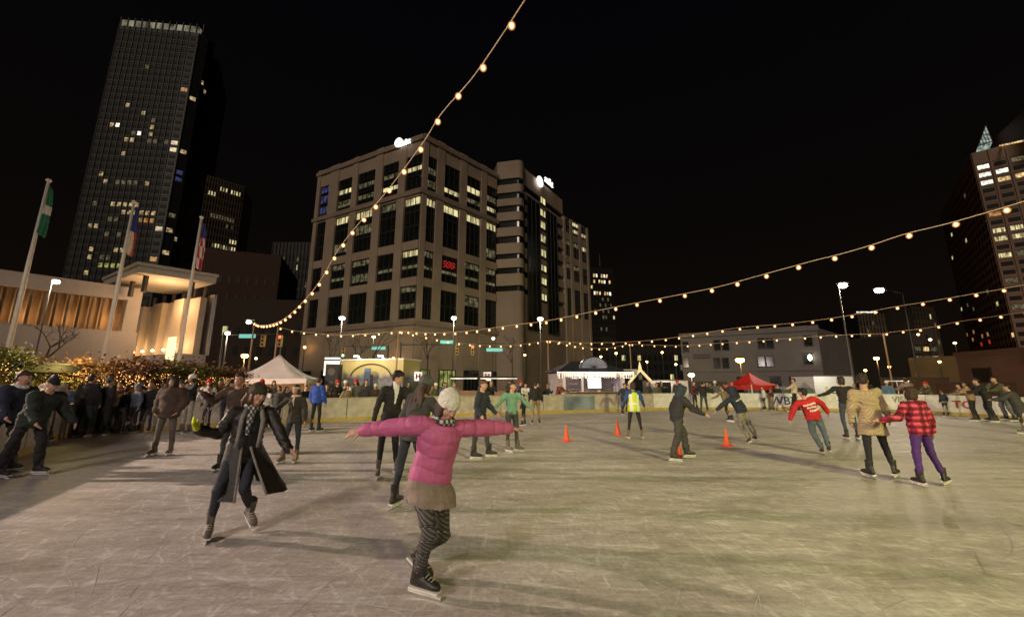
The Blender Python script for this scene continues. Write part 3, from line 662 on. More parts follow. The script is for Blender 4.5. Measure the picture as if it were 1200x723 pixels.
while i < NB:
    j = min(i + 6, NB)
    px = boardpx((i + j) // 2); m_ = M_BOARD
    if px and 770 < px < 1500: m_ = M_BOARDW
    gap = px and 655 < px < 712 and RP[i].y > 15
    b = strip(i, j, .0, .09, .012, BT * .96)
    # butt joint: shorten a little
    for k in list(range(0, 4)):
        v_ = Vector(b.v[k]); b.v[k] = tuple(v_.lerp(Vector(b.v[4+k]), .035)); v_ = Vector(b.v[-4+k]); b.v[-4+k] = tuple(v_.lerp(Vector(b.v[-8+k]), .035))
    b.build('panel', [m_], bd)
    strip(i, j, -.012, .0, .013, .17).build('kick_strip', [M_KICK], bd)
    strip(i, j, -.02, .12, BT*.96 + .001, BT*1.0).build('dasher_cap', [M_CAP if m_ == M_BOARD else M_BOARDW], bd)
    if px and -200 < px < 1400:
        pb = strip(i, i + 1, .09, .16, 0.012, BT*.95); 
        for q in range(4): 
            v_ = Vector(pb.v[4+q]); pb.v[4+q] = tuple(Vector(pb.v[q]).lerp(v_, .15))
        pb.build('board_post', [mat('post_dark', (.08,.07,.06), .6)], bd)
    i = j
def board_at(px):
    """the point of the boards seen at pixel column px: position on the far side, outward normal"""
    best = None
    for i in range(NB):
        p = RP[i]; dep = p.y*CO - CAMH*SI
        if dep < 3 : continue
        x = 600 + F*p.x/dep
        if best is None or abs(x - px) < best[0]: best = (abs(x - px), i)
    return RP[best[1]], rnorm(best[1]), best[1]
def text_mesh(name, txt, size, m, parent=None, extrude=.004, font=None, shear=0):
    cu = bpy.data.curves.new(name, 'FONT'); cu.body = txt; cu.size = size; cu.extrude = extrude; cu.align_x = 'CENTER'; cu.align_y = 'CENTER'; cu.shear = shear; cu.resolution_u = 3; cu.offset = size*.012
    o = bpy.data.objects.new(name + '_tmp', cu); C.objects.link(o)
    dg = bpy.context.evaluated_depsgraph_get(); me = bpy.data.meshes.new_from_object(o.evaluated_get(dg)); bpy.data.objects.remove(o); bpy.data.curves.remove(cu)
    me.materials.clear(); me.materials.append(m); me.name = name
    return link(name, me, parent)
def board_text(px, py, txt, size, m, sx=1.0):
    p, n_, i = board_at(px); t = Vector((-n_.y, n_.x)); 
    if t.x < 0: t = -t
    r = ray(px, py); d = (p - n_*.03); k = (n_.x*d.x + n_.y*d.y) / (n_.x*r.x + n_.y*r.y)
    q = Vector((r.x*k, r.y*k, CAMH + r.z*k))
    o = text_mesh('board_lettering', txt, size, m, bd)
    o.matrix_local = Matrix(((t.x*sx, 0, -n_.x, q.x), (t.y*sx, 0, -n_.y, q.y), (0, 1, 0, q.z), (0,0,0,1)))
MBL = mat('print_blue', (.03,.05,.22), .5, .1); MRD = mat('print_red', (.45,.02,.03), .5, .1); MGY = mat('print_grey', (.30,.27,.26), .6, .1)
board_text(919, 470, 'WBT', .66, MBL, 1.0); board_text(921, 477.5, 'RADIO', .14, MRD); 
board_text(1057, 468.5, 'VISIT', .45, MGY, .8); board_text(1129, 474.5, 'TO', .52, MRD, 1.1)
# green and blue adverts on the left part of the boards
def board_panel_print(px0, px1, z0, z1, m):
    i0 = board_at(px0)[2]; i1 = board_at(px1)[2]
    if i1 < i0: i0, i1 = i1, i0
    strip(i0, i1, -.004, -.001, z0, z1).build('advert_panel', [m], bd)
board_panel_print(96, 132, .22, .90, mat('advert_green', (.10,.17,.10), .5, .4, 2))
board_panel_print(664, 700, .10, .90, mat('advert_lake', (.20,.24,.30), .4, .5, 1.3))
board_panel_print(1004, 1042, .2, .9, mat('advert_pale', (.62,.56,.55), .4, .1, 1.3))
# ================================================================ PLAZA THINGS
M_BULB = mat('bulb_glow', (.9,.7,.4), .3, 0, emit=(1,.62,.27), estr=7)
def halo_mat():  # see-through glowing shell, puts a halo round each bulb
    m = bpy.data.materials.new('halo_glow'); m.use_nodes = True; n = m.node_tree.nodes; l = m.node_tree.links; n.remove(n['Principled BSDF'])
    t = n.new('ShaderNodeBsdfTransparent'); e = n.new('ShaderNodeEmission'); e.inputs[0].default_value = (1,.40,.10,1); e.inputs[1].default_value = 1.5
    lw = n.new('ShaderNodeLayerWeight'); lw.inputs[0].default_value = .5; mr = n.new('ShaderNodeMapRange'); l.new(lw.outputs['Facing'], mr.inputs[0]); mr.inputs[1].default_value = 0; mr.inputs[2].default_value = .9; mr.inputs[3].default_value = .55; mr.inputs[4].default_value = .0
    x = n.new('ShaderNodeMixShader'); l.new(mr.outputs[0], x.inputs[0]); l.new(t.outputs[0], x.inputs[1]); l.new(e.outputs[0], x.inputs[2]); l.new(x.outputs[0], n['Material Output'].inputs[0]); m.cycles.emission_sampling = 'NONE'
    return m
gb_ = MB(); gb_.ell((0,0,-.078), .070,.070,.075, None, 14, 10); HALO = gb_.mesh('halo_shell', [halo_mat()], True)
M_WIRE = mat('wire', (.62,.45,.32), .6)
GW = mat('lamp_glow_white', (.8,.8,.8), .3, 0, emit=(1,.93,.72), estr=14); GO = mat('lamp_glow_orange', (.8,.5,.2), .3, 0, emit=(1,.50,.12), estr=26); GWm = mat('lamp_glow_warm', (.8,.7,.5), .3, 0, emit=(1,.66,.3), estr=12)
bulb_b = MB(); bulb_b.ell((0,0,-.075), .036,.036,.048, None, 10, 8); BULB = bulb_b.mesh('bulb', [M_BULB], True)
sk_b = MB(); sk_b.tube([(0,0,0),(0,0,-.045)], .017, 8); SOCK = sk_b.mesh('socket', [mat('socket_black', (.02,.02,.02), .5)], True)
def post(px, topy, Y, label, lean=0.0):
    q = AT(px, topy, Y); t = empty('light_post', (q.x - lean*0, q.y, .004), label, 'post', 'posts carrying the string lights')
    b = MB(); b.tube([(0,0,0),(0,0,q.z-.004)], [.06,.045], 8); b.build('pole', [mat('post_wood', (.32,.20,.12), .7, .2)], t, True)
    b = MB(); b.box((-.18,-.18,0),(.18,.18,.05)); b.build('base_plate', [M_POLE], t); return q
PA = post(298,378,26,'post where the steep string of bulbs ends, left of the tent'); PB = post(467,388,27,'post right of the mural trailer where two strings meet'); PC = post(642,399,32,'post beside the kiosk holding two strings'); PD = post(738,403,35,'short looking post behind the kiosk roof'); PE = post(1035,391,27,'warm lit post between the two lamp masts on the right')
def interp(pts, n):
    """smooth 3-D curve through points, even steps"""
    P = [pts[0]*2 - pts[1]] + pts + [pts[-1]*2 - pts[-2]]; out = []
    for i in range(1, len(P)-2):
        p0,p1,p2,p3 = P[i-1:i+3]
        for k in range(10):
            t = k/10; out.append(.5*((2*p1)+(p2-p0)*t+(2*p0-5*p1+4*p2-p3)*t*t+(3*p1-p0-3*p2+p3)*t**3))
    out.append(pts[-1]); return out
def string(label, pts, spacing, skip=(), bs=1.15):
    c = interp(pts, 10); t = empty('string_lights', (0,0,0), label, 'string lights', 'strings of warm bulbs over the rink')
    b = MB(); b.tube(c, .012, 6); b.build('cable', [M_WIRE], t, True)
    acc = .2; L = 0; k = 0; r_ = random.Random(len(c))
    for a, q in zip(c, c[1:]):
        l = (q-a).length
        while acc <= L + l:
            p = a.lerp(q, (acc-L)/l)
            k += 1; acc += spacing * r_.uniform(.93,1.07)
            if k in skip: continue
            o = link('bulb', BULB, t, p + Vector((0,0,-.01))); o.scale = (bs,bs,bs); o.rotation_euler = (r_.uniform(-.25,.25), r_.uniform(-.25,.25), 0)
            sx = link('socket', SOCK, o); sx.location = (0,0,.0); link('halo_shell', HALO, o)
        L += l
def plane_pts(px, P0, P1): return [PLN(x, y, P0, P1) for x, y in px]
# steep string: from post A over the ice to a mast behind the camera
Q1 = AT(613,2,6.0)
pts = [PA] + plane_pts([(305,381),(318,380),(334,373),(355,354),(376,328),(397,292),(424,258),(452,226),(494,170),(517,134),(554,91),(590,39),(602,20.5)], PA, Q1)
k_ = (-4.5 - PA.y) / (Q1.y - PA.y); EN = Vector((PA.x + (Q1.x - PA.x)*k_, -4.5, 15.5)); dz_ = (pts[-1]-pts[-2]); dz_ = dz_ / dz_.to_2d().length; st_ = pts[-1].copy(); LL_ = (EN - st_).to_2d().length; hh_ = EN.to_2d()-st_.to_2d()
for u_ in (.12,.3,.6,1.0):
    p_ = st_.to_2d() + hh_*u_; lin = st_.z + dz_.z*LL_*u_; pts.append(Vector((p_.x, p_.y, lin*(1-u_*.0) + 0.0)))
EN = pts[-1]
string('steep string of bulbs climbing from the left post over the middle of the ice', pts, .92, (), 1.1)
mast('flood_mast', 'mast behind the camera that holds the near ends of the light strings', (EN.x+1,-9.6,0), EN.z+1, [(0,0,EN.z+1,.3)])
bb = MB(); bb.tube([EN,(EN.x+1,-9.6,EN.z+.8)], .012, 6); tag(bb.build('guy_wire', [M_WIRE]), 'wire tying the string lights back to a mast', 'wire')
Q2 = AT(1200,236,9.5)
string('long string rising from the centre post to the upper right corner', [PB] + plane_pts([(480,388.5),(500,390),(530,389.5),(565,386),(600,381),(640,376),(700,364),(738,356.5),(780,348.5),(840,336.5),(888,323.5),(950,306.5),(986,297.5),(1022,287),(1062,274),(1107,263),(1157,249),(1200,236),(1230,226)], PB, Q2), .92, skip=(35,))
Q3 = AT(1200,334,17)
string('string from the kiosk post to the right at lamp height', [PC] + plane_pts([(660,400.5),(680,401.5),(700,401.5),(730,401),(760,399),(790,395.5),(825,390),(870,383.5),(925,379),(987,371),(1046,360),(1090,353),(1143,344),(1173,339),(1200,334)], PC, Q3) + [Q3 + Vector((3.5,-3.4,.45))], .90)
Q4 = AT(1200,366,21.0)
string('lowest string behind the kiosk running right past the pale building', [PD] + plane_pts([(770,404.5),(800,404.8),(850,401.5),(910,397.5),(960,394),(1000,392)], PD, PE) + [PE] , .92)
string('short string from the warm lit post to the right edge', [PE] + plane_pts([(1050,388.5),(1085,384.5),(1120,377.5),(1157,372),(1200,366)], PE, Q4) + [Q4 + Vector((3,-2,.3))], .9)
string('string between the left post and the mural post', [AT(326,383,27)] + plane_pts([(342,387),(369,390.5),(394,392.3),(419,391.8),(445,390)], AT(326,383,27), PB) + [PB], .86)
string('sagging string between the mural post and the kiosk post', [PB] + plane_pts([(485,391.5),(510,397),(540,402),(575,404.5),(605,404),(628,401)], PB, PC) + [PC], .86)
string('short sagging string between the kiosk post and the post behind the kiosk', [PC] + plane_pts([(655,401.5),(672,405),(695,408),(715,407.5),(728,405)], PC, PD) + [PD], .80)
bb = MB(); q = AT(326,383,27); bb.tube([(q.x,q.y,0),q], [.06,.045], 8); tag(bb.build('light_post', [MATS['post_wood']], None, True), 'post behind the white tent where the level string starts', 'post')
# ---- street lamps and masts in view
def lamp_at(px, py, Y, label, sz=.25, glow=GW, arm=0, watt=0, col=(1,.88,.66), name='street_lamp', grp=None, tiltx=0):
    q = AT(px, py, Y); m = mast(name, label, (q.x - arm, q.y, .004), q.z + .12, [(arm,0,q.z,sz)], .06, grp, glow, (tiltx,0))
    if watt: lamp((q.x, q.y - .25, q.z - .30), None, watt, col, .15, kind='POINT')
lamp_at(292,376,27,'white street lamp at the top of the left string post', .22, GW, -.4, 120)
lamp_at(267,389,26,'small white street lamp left of the tent', .20, GW, 0, 90)
lamp_at(401,372,44,'street lamp in front of the office block, left one', .42, GW, .0, 700)
lamp_at(532,372,46,'street lamp before the middle of the office block', .40, GW, .0, 700)
lamp_at(633,373,48,'street lamp before the banded corner of the office block', .45, GW, .0, 700)
lamp_at(287,416,38,'orange sodium lamp behind the white tent', .40, GO, .0, 220, (1,.45,.12))
lamp_at(867,421,46,'large orange sodium lamp glowing between kiosk and red canopy', .62, GO, 0, 500, (1,.45,.12))
lamp_at(66,329,30,'white lamp before the fascia of the hall', .34, GW, .3, 220)
lamp_at(578,396,60,'distant small street lamp over the street', .32, GW, 0, 0)
lamp_at(949+78,416+3,46,'small orange lamp low between the two masts', .36, GO, 0, 120, (1,.5,.15))
lamp_at(975,412,74,'blurred orange lamp beside the pale building', .8, GO, 0, 2600, (1,.42,.10))
lamp_at(438,394,52,'yellowish lamp among bare branches', .32, GWm, 0, 60)
lamp_at(810,438,30,'low shaded white lamp behind the pair of skaters', .3, GWm, 0, 20)
m1 = AT(987,333,29.5); mast('flood_mast', 'tall thin mast on the right with a bright flood head', (AT(1000,444,29.5).x, 29.5, 0), m1.z+.1, [(m1.x-AT(1000,444,29.5).x,0,m1.z,.42)], .07, None, mat('flood_glow', (.8,.8,.8), .3, 0, emit=(1,.97,.66), estr=30))
m2 = AT(1030,339,31); mast('flood_mast', 'second flood head on the right reaching out from behind', (m2.x+3.4, 32.5, 0), m2.z+.1, [(-3.4,-1.5,m2.z,.42)], .06, None, MATS['flood_glow'])
lamp((m1.x, 29.2, m1.z-.35), (6,12,0), 2600, (1,.78,.62), .25, 130); lamp((m2.x, 30.7, m2.z-.35), (8,14,0), 2200, (1,.78,.62), .25, 130)
# ---- flagpoles
def flagpole(px, py, Y, label, cols, Lf, flab):
    q = AT(px, py, Y); t = empty('flagpole', (q.x, q.y, .004), label, 'flagpole', 'three flagpoles before the hall')
    b = MB(); b.tube([(0,0,0),(0,0,q.z*.5),(0,0,q.z)], [.12,.10,.06], 12); b.build('pole', [mat('pole_white', (.80,.77,.72), .35, .05)], t, True)
    b = MB(); b.ell((0,0,q.z+.06), .12,.12,.10, None, 12, 8); b.build('finial', [MATS['pole_white']], t, True)
    b = MB(); b.tube([(.10,-.03,q.z-.1),(.13,-.03,1.2)], .012, 5); b.build('halyard', [M_WIRE], t)
    # a limp flag: folds of cloth with real depth
    f = MB(); W, n = 11, 16; 
    vs = []
    for i in range(n):
        s_ = i/(n-1)
        for k in range(W):
            u = k/(W-1); wd = (.16 + .22*s_ - .16*s_*s_) * (Lf/1.6)*.75
            x = .14 + u*wd; y = .09*math.sin(u*13 + s_*3)*(.5+s_); z = q.z - .25 - s_*Lf - u*.25*(1-s_) - (.25*u if s_ > .9 else 0)
            vs.append((x,y,z))
    fs = [(i*W+k,i*W+k+1,(i+1)*W+k+1,(i+1)*W+k) for i in range(n-1) for k in range(W-1)]
    f.add(vs, fs); me = f.mesh('flag', cols, True)
    for p in me.polygons:
        r, c = divmod(p.index, W-1)
        p.material_index = {'g': 0 if not (6 <= r <= 8) else 1, 'n': 0 if r < 8 else (1 if c % 10 < 8 else 2), 'u': 0 if r < 5 else 1 + (c + r//4) % 2}[flab]
    fo = link('flag', me, None, (q.x, q.y, .004)); so_ = fo.modifiers.new('t', 'SOLIDIFY'); so_.thickness = .012
    return fo
fg = mat('flag_green', (.02,.16,.10), .8); fw = mat('flag_white', (.62,.58,.55), .8); fb = mat('flag_blue', (.03,.04,.20), .8); fr_ = mat('flag_red', (.40,.03,.05), .8); fc = mat('flag_cream', (.60,.52,.38), .8)
tag(flagpole(57,213,18.8,'leftmost flagpole, carrying the green flag',[fg,fw],2.6,'g'), 'limp green flag with pale band on the leftmost pole', 'flag')
tag(flagpole(157,238,21.2,'middle flagpole, with blue and cream flag',[fb,fc,fr_],2.8,'n'), 'limp blue and cream flag on the middle pole', 'flag')
tag(flagpole(236,256,23.4,'rightmost flagpole, with striped flag',[fb,fr_,fw],3.0,'u'), 'limp striped flag with blue canton on the right pole', 'flag')
# ---- small lit trees behind the left boards
def leafmesh(name, m, n, R, seed, size=.06):
    r_ = random.Random(seed); b = MB()
    cl = [(Vector((r_.gauss(0,.5)*R, r_.gauss(0,.5)*R, r_.uniform(-.5,.8)*R)), r_.uniform(.25,.5)*R) for _ in range(16)]
    for _ in range(n):
        c, q = r_.choice(cl); p = c + Vector((r_.gauss(0,1),r_.gauss(0,1),r_.gauss(0,.8)))*q*.6
        a = Vector((r_.gauss(0,1),r_.gauss(0,1),r_.gauss(0,.6))).normalized(); s_ = size*r_.uniform(.6,1.5); e_ = a.cross(Vector((r_.gauss(0,1),r_.gauss(0,1),r_.gauss(0,1)))).normalized()
        b.add([p - a*s_, p + e_*s_*.5, p + a*s_, p - e_*s_*.5], [(0,1,2,3)])
    lb = MB(); 
    for _ in range(230):
        c, q = r_.choice(cl); p = c + Vector((r_.gauss(0,1),r_.gauss(0,1),r_.gauss(0,.8)))*q*.62; s_ = .013
        lb.add([p+Vector(v)*s_ for v in ((1,0,0),(-1,0,0),(0,1,0),(0,-1,0),(0,0,1),(0,0,-1))], [(0,2,4),(2,1,4),(1,3,4),(3,0,4),(2,0,5),(1,2,5),(3,1,5),(0,3,5)])
    return b.mesh('foliage', [m]), lb.mesh('fairy_lights', [mat('fairy_glow', (.9,.7,.4), .3, 0, emit=(1,.46,.13), estr=5)])
LFR = [leafmesh('a', mat('leaf_red', (.13,.058,.022), .7, .4, 3), 2400, 1.0, s_) for s_ in (1,2,3)]
LFG = [leafmesh('b', mat('leaf_green', (.17,.18,.03), .6, .4, 3), 3000, 1.0, s_) for s_ in (7,8)]
bark = mat('bark', (.06,.045,.035), .9, .3, 8, .5, 30)
def branchy(b, p, d, L, r, lvl, r_, tips=None):
    q = p + d*L; b.tube([p, p.lerp(q,.5) + Vector((r_.gauss(0,.03),r_.gauss(0,.03),0))*L, q], [r, r*.8, r*.6], 5 if lvl < 3 else 6, closed=False)
    if lvl == 0: return
    for _ in range(r_.choice([2,3,3])):
        nd = (d + Vector((r_.gauss(0,.5), r_.gauss(0,.5), r_.gauss(.1,.3)))).normalized(); branchy(b, q, nd, L*r_.uniform(.6,.82), r*.58, lvl-1, r_)
rt_ = random.Random(3)
SH = [(72,.9,'bright green shrub full of warm lights near the left boards','g'),(88,1.7,'second green lit shrub behind the black jackets','g'),(52,2.2,'green shrub lit from below under the leftmost flagpole','g'),(112,1.6,'dark red lit shrub left of the middle flagpole','r'),(133,1.2,'dark red lit shrub at the middle flagpole','r'),(152,2.0,'red leaved lit shrub right of the middle flagpole','r'),(171,1.2,'red leaved lit shrub behind the blonde woman','r'),(190,2.0,'dark lit shrub behind the brown hooded skater','r'),(208,1.2,'dark green lit shrub behind the white knit hat','g'),(226,2.2,'low lit shrub under the bright doorway','r'),(245,1.6,'dark green lit shrub left of the small white street lamp','g'),(262,2.6,'lit shrub at the small white street lamp','r'),(278,2.8,'last lit shrub before the tent','r')]
for i, (px, off, lab, ty) in enumerate(SH):
    p, n_, _ = board_at(px); q = p + n_*(off + 1.2); t = empty('lit_shrub', (q.x, q.y, .004), lab, 'shrub', 'shrubs wound with fairy lights', rt_.uniform(0,6))
    sc_ = rt_.uniform(.88,1.08) * (1.05 if ty == 'g' else 1.0) * (1 if px < 200 else .88 if px < 240 else .66); me = (LFG if ty == 'g' else LFR)[i % (2 if ty == 'g' else 3)]
    f = link('foliage', me[0], t, (0,0,1.75)); f.scale = (sc_,sc_,sc_*.85); f['kind'] = 'stuff'; l = link('fairy_lights', me[1], t, (0,0,1.45)); l.scale = (sc_*1.02,sc_*1.02,sc_*.72); l['kind'] = 'stuff'
    b = MB(); branchy(b, Vector((0,0,0)), Vector((0,0,1)), .8, .07, 3, rt_); b.build('trunk', [bark], t, True)
lamp(AT(84,424,13.2), None, 220, (1,.74,.22), .5, kind='POINT'); lamp(AT(160,440,16.5), None, 200, (1,.55,.22), .3, kind='POINT'); lamp(AT(240,438,19), None, 200, (1,.55,.22), .3, kind='POINT')  # unseen fill lamps added to brighten the shrub leaves
# bare trees
def bare(px, Y, h, label, seed):
    q = AT(px, 444, Y); r_ = random.Random(seed); t = empty('bare_tree', (q.x, q.y, .004), label, 'tree'); b = MB()
    b.tube([(0,0,0),(.03,0,h*.3)], [.13,.10], 8); branchy(b, Vector((.03,0,h*.3)), Vector((0,0,1)), h*.22, .10, 5, r_); b.build('trunk', [bark], t, True)
bare(46,22,5.5,'bare winter tree before the base wall of the hall',1); bare(436,40,8.5,'bare tree with branches lit by the yellowish lamp',2); bare(415,46,8,'bare tree left of the yellowish lamp',3); bare(500,36,7,'bare tree right of the mural trailer',4); bare(385,50,8.5,'bare tree beside the left street lamp of the office block',5); bare(600,52,8,'bare tree before the office block lobby',6); bare(700,60,9,'dark tree with lit leaves behind the kiosk',7)
# ---- white peaked tent
def tent(px, py, Y, hw, hd, eave, label, m, group=None, walls=None, rot=0.3, leg=None):
    q = AT(px, py, Y); t = empty('canopy_tent', (q.x, q.y, .004), label, 'tent', group, rot)
    b = MB(); n = 10; pk = q.z; vs = []
    cs = [(-hw,-hd),(hw,-hd),(hw,hd),(-hw,hd)]
    rings = []
    for i in range(n+1):
        s_ = i/n; k = s_; z = eave + (pk-eave)*((1-s_)**1.7); row = []
        for e_ in range(4):
            a, c = Vector(cs[e_]), Vector(cs[(e_+1)%4])
            for j in range(6):
                p = a.lerp(c, j/6); sag = .12*math.sin(math.pi*j/6)*s_
                row.append((p.x*max(.012,k), p.y*max(.012,k), z - sag*.5))
        rings.append(row)
    vs = [p for r in rings for p in r]; N = 24
    fs = [(i*N+j, i*N+(j+1)%N, (i+1)*N+(j+1)%N, (i+1)*N+j) for i in range(n) for j in range(N)]
    b.add(vs, fs)
    me = b.mesh('canopy', [m], True); o = link('canopy', me, t); so_ = o.modifiers.new('t','SOLIDIFY'); so_.thickness = .02
    v = MB()
    for e_ in range(4):
        a, c = Vector(cs[e_]), Vector(cs[(e_+1)%4])
        for j in range(6):
            p, r = a.lerp(c, j/6), a.lerp(c, (j+1)/6); s1 = .06*math.sin(math.pi*j/6); s2 = .06*math.sin(math.pi*(j+1)/6)
            v.add([(p.x*1.003,p.y*1.003,eave-s1),(r.x*1.003,r.y*1.003,eave-s2),(r.x*1.003,r.y*1.003,eave-.28-s2),(p.x*1.003,p.y*1.003,eave-.28-s1)], [(0,1,2,3)])
    vo = v.build('valance', [m], t); so_ = vo.modifiers.new('t','SOLIDIFY'); so_.thickness = .01
    for x, y in cs:
        p = MB(); p.tube([(x*.985,y*.985,0),(x*.985,y*.985,eave)], .035, 8); p.build('pole', [leg or MATS['pole_white']], t, True)
    return t, q
tw_ = mat('tent_white', (.62,.58,.60), .6, .06, 2, .2, 4)
tt, tq = tent(328,416,25.0,2.15,2.0,1.88,'white peaked tent with bulbs inside, left of the mural trailer',tw_, rot=.25)
b = MB(); b.box((-2.1,1.9,0),(2.1,1.94,1.8)); b.build('rear_wall', [mat('tent_wall', (.45,.34,.25), .7)], tt)
b = MB(); b.tube([(0,0,tq.z-.1),(0,0,tq.z+.5)], .03, 6); b.build('finial', [M_POLE], tt)
lamp((tq.x, tq.y-.3, 2.1), None, 70, (1,.62,.28), .2, kind='POINT')
tent(877,436.5,26,1.08,1.08,1.50,'red peaked canopy before the pale building',mat('tent_red', (.55,.02,.015), .6, .08, 2), rot=.3)
tent(912,453,29,1.8,1.4,1.2,'low grey green canopy right of the red one',mat('tent_grey', (.10,.12,.11), .7), rot=.1)
# black canopy edge at the far left
q = AT(22,424,12.0); t = empty('canopy_tent', (q.x-.4, q.y+1.5, .004), 'black pop up canopy frame at the far left behind the boards', 'tent', None, .1)
b = MB(); b.box((-3.0,-1.6,q.z-.30),(.45,.8,q.z-.05)); b.box((-3.1,-1.7,q.z-.049),(.55,.9,q.z+.0)); b.build('canopy', [mat('black_canvas', (.012,.012,.012), .7)], t)
for x, y in ((-2.4,-1.5),(.35,-1.5),(.35,.7),(-.5,-1.5)): b = MB(); b.tube([(x,y,0),(x,y,q.z-.3)], .035, 6); b.build('pole', [mat('black_metal', (.015,.015,.015), .5)], t, True)
b = MB(); b.tube([(-.5,-1.52,.9),(.3,-1.52,q.z-.35)], .03, 6); b.build('brace', [MATS['black_metal']], t, True)
# ---- mural trailer
def mural_mat():
    m = bpy.data.materials.new('mural_print'); m.use_nodes = True; n = m.node_tree.nodes; l = m.node_tree.links; b = n['Principled BSDF']; b.inputs['Roughness'].default_value = .5
    t = n.new('ShaderNodeTexCoord'); sp = n.new('ShaderNodeSeparateXYZ'); l.new(t.outputs['Object'], sp.inputs[0]); no = n.new('ShaderNodeTexNoise'); no.inputs['Scale'].default_value = 2.4; no.inputs['Detail'].default_value = 6; l.new(t.outputs['Object'], no.inputs['Vector'])
    ad = n.new('ShaderNodeMath'); ad.operation = 'MULTIPLY_ADD'; l.new(no.outputs[0], ad.inputs[0]); ad.inputs[1].default_value = .9; l.new(sp.outputs['Z'], ad.inputs[2])
    mr = n.new('ShaderNodeMapRange'); l.new(ad.outputs[0], mr.inputs[0]); mr.inputs[1].default_value = 1.2; mr.inputs[2].default_value = 3.4
    r = n.new('ShaderNodeValToRGB'); l.new(mr.outputs[0], r.inputs[0]); e = r.color_ramp.elements
    e[0].color = (.06,.06,.055,1); e[1].position = 1; e[1].color = (.55,.47,.20,1)
    for p_, c in ((.25,(.10,.12,.09,1)),(.4,(.16,.18,.22,1)),(.52,(.10,.10,.12,1)),(.62,(.30,.27,.24,1)),(.75,(.50,.44,.20,1))): x = e.new(p_); x.color = c
    l.new(r.outputs[0], b.inputs['Base Color']); return m
a = AT(400,423,29); b2 = AT(473,424,27.5); d, n_, L = wframe(Vector((a.x,a.y,0)), Vector((b2.x,b2.y,0))); M = wallM((a.x,a.y), d, n_)
t = empty('mural_trailer', (0,0,0), 'trailer with yellow city mural printed on its side, lit from above', 'trailer')
b = MB(); b.box((0,0,.55),(L,2.3,a.z), M); b.build('body', [mural_mat()], t)
b = MB(); b.box((-.06,-.06,a.z+.001),(L+.06,2.36,a.z+.12), M); b.box((-.06,-.06,.45),(L+.06,2.36,.549), M); b.build('frame', [MATS['pole_white']], t)
b = MB()
pts = [M @ Vector((L*.5 + L*.33*math.cos(math.radians(k)), -.03, 1.9 + 1.05*math.sin(math.radians(k)))) for k in range(10, 171, 10)]; b.tube(pts, .05, 6); b.build('painted_arch', [mat('arch_paint', (.10,.07,.05), .7)], t)
b = MB(); b.box((L*.40,-.04,.9),(L*.50,-.01,2.65), M); b.mi(1).box((L*.505,-.04,.9),(L*.54,-.01,2.2), M); b.build('painted_tower', [mat('tower_paint', (.12,.17,.34), .6), mat('tower_paint_dark', (.07,.03,.06), .6)], t)
for k in (.3,.68): 
    b = MB(); b.box((L*k-.12,-.5,a.z+.25),(L*k+.12,-.2,a.z+.33), M); b.tube([M @ Vector((L*k,-.3,a.z+.3)), M @ Vector((L*k,.1,a.z+.12))], .02, 5); lo_ = b.build('spot_lamp', [GW], t)
for k in (1.2, L-1.2):
    for y in (.3, 2.0): b = MB(); b.loft([(M @ Vector((k,y-.12,.36)), (d.x*.35,d.y*.35,0),(0,0,.35)),(M @ Vector((k,y+.12,.36)), (d.x*.35,d.y*.35,0),(0,0,.35))], 16); b.build('wheel', [MATS['black_metal']], t)
g = M @ Vector((L*.5,-1.6,a.z+.9)); lamp(g, None, 130, (1,.85,.45), .3, kind='POINT')
# loudspeaker and light box
q = AT(392,427,26); t = empty('loudspeaker', (q.x,q.y,.004), 'black loudspeaker stack beside the mural trailer', 'speaker')
b = MB(); b.box((-.42,-.3,1.2),(.42,.3,q.z)); b.build('cabinet', [MATS['black_canvas']], t); b = MB(); b.box((-.05,-.05,0),(.05,.05,1.2)); b.build('stand', [MATS['black_metal']], t)
b = MB(); b.loft([((0,-.302,q.z-.5),(.28,0,0),(0,0,.28)),((0,-.33,q.z-.5),(.24,0,0),(0,0,.24))], 16); b.loft([((0,-.302,1.55),(.2,0,0),(0,0,.2)),((0,-.33,1.55),(.17,0,0),(0,0,.17))], 16); b.build('cone', [mat('cone_grey', (.05,.05,.05), .6)], t)
q = AT(389,419,30); t = empty('light_box', (q.x,q.y,.004), 'bright square light box above the loudspeaker', 'light box'); b = MB(); b.box((-.55,0,q.z-1.35),(.6,.12,q.z-.25)); b.box((-.55,0,q.z-.12),(.6,.12,q.z)); b.build('screen', [LIT['white']], t); b = MB(); b.box((-.06,.13,0),(.06,.2,q.z)); b.build('stand', [MATS['black_metal']], t)
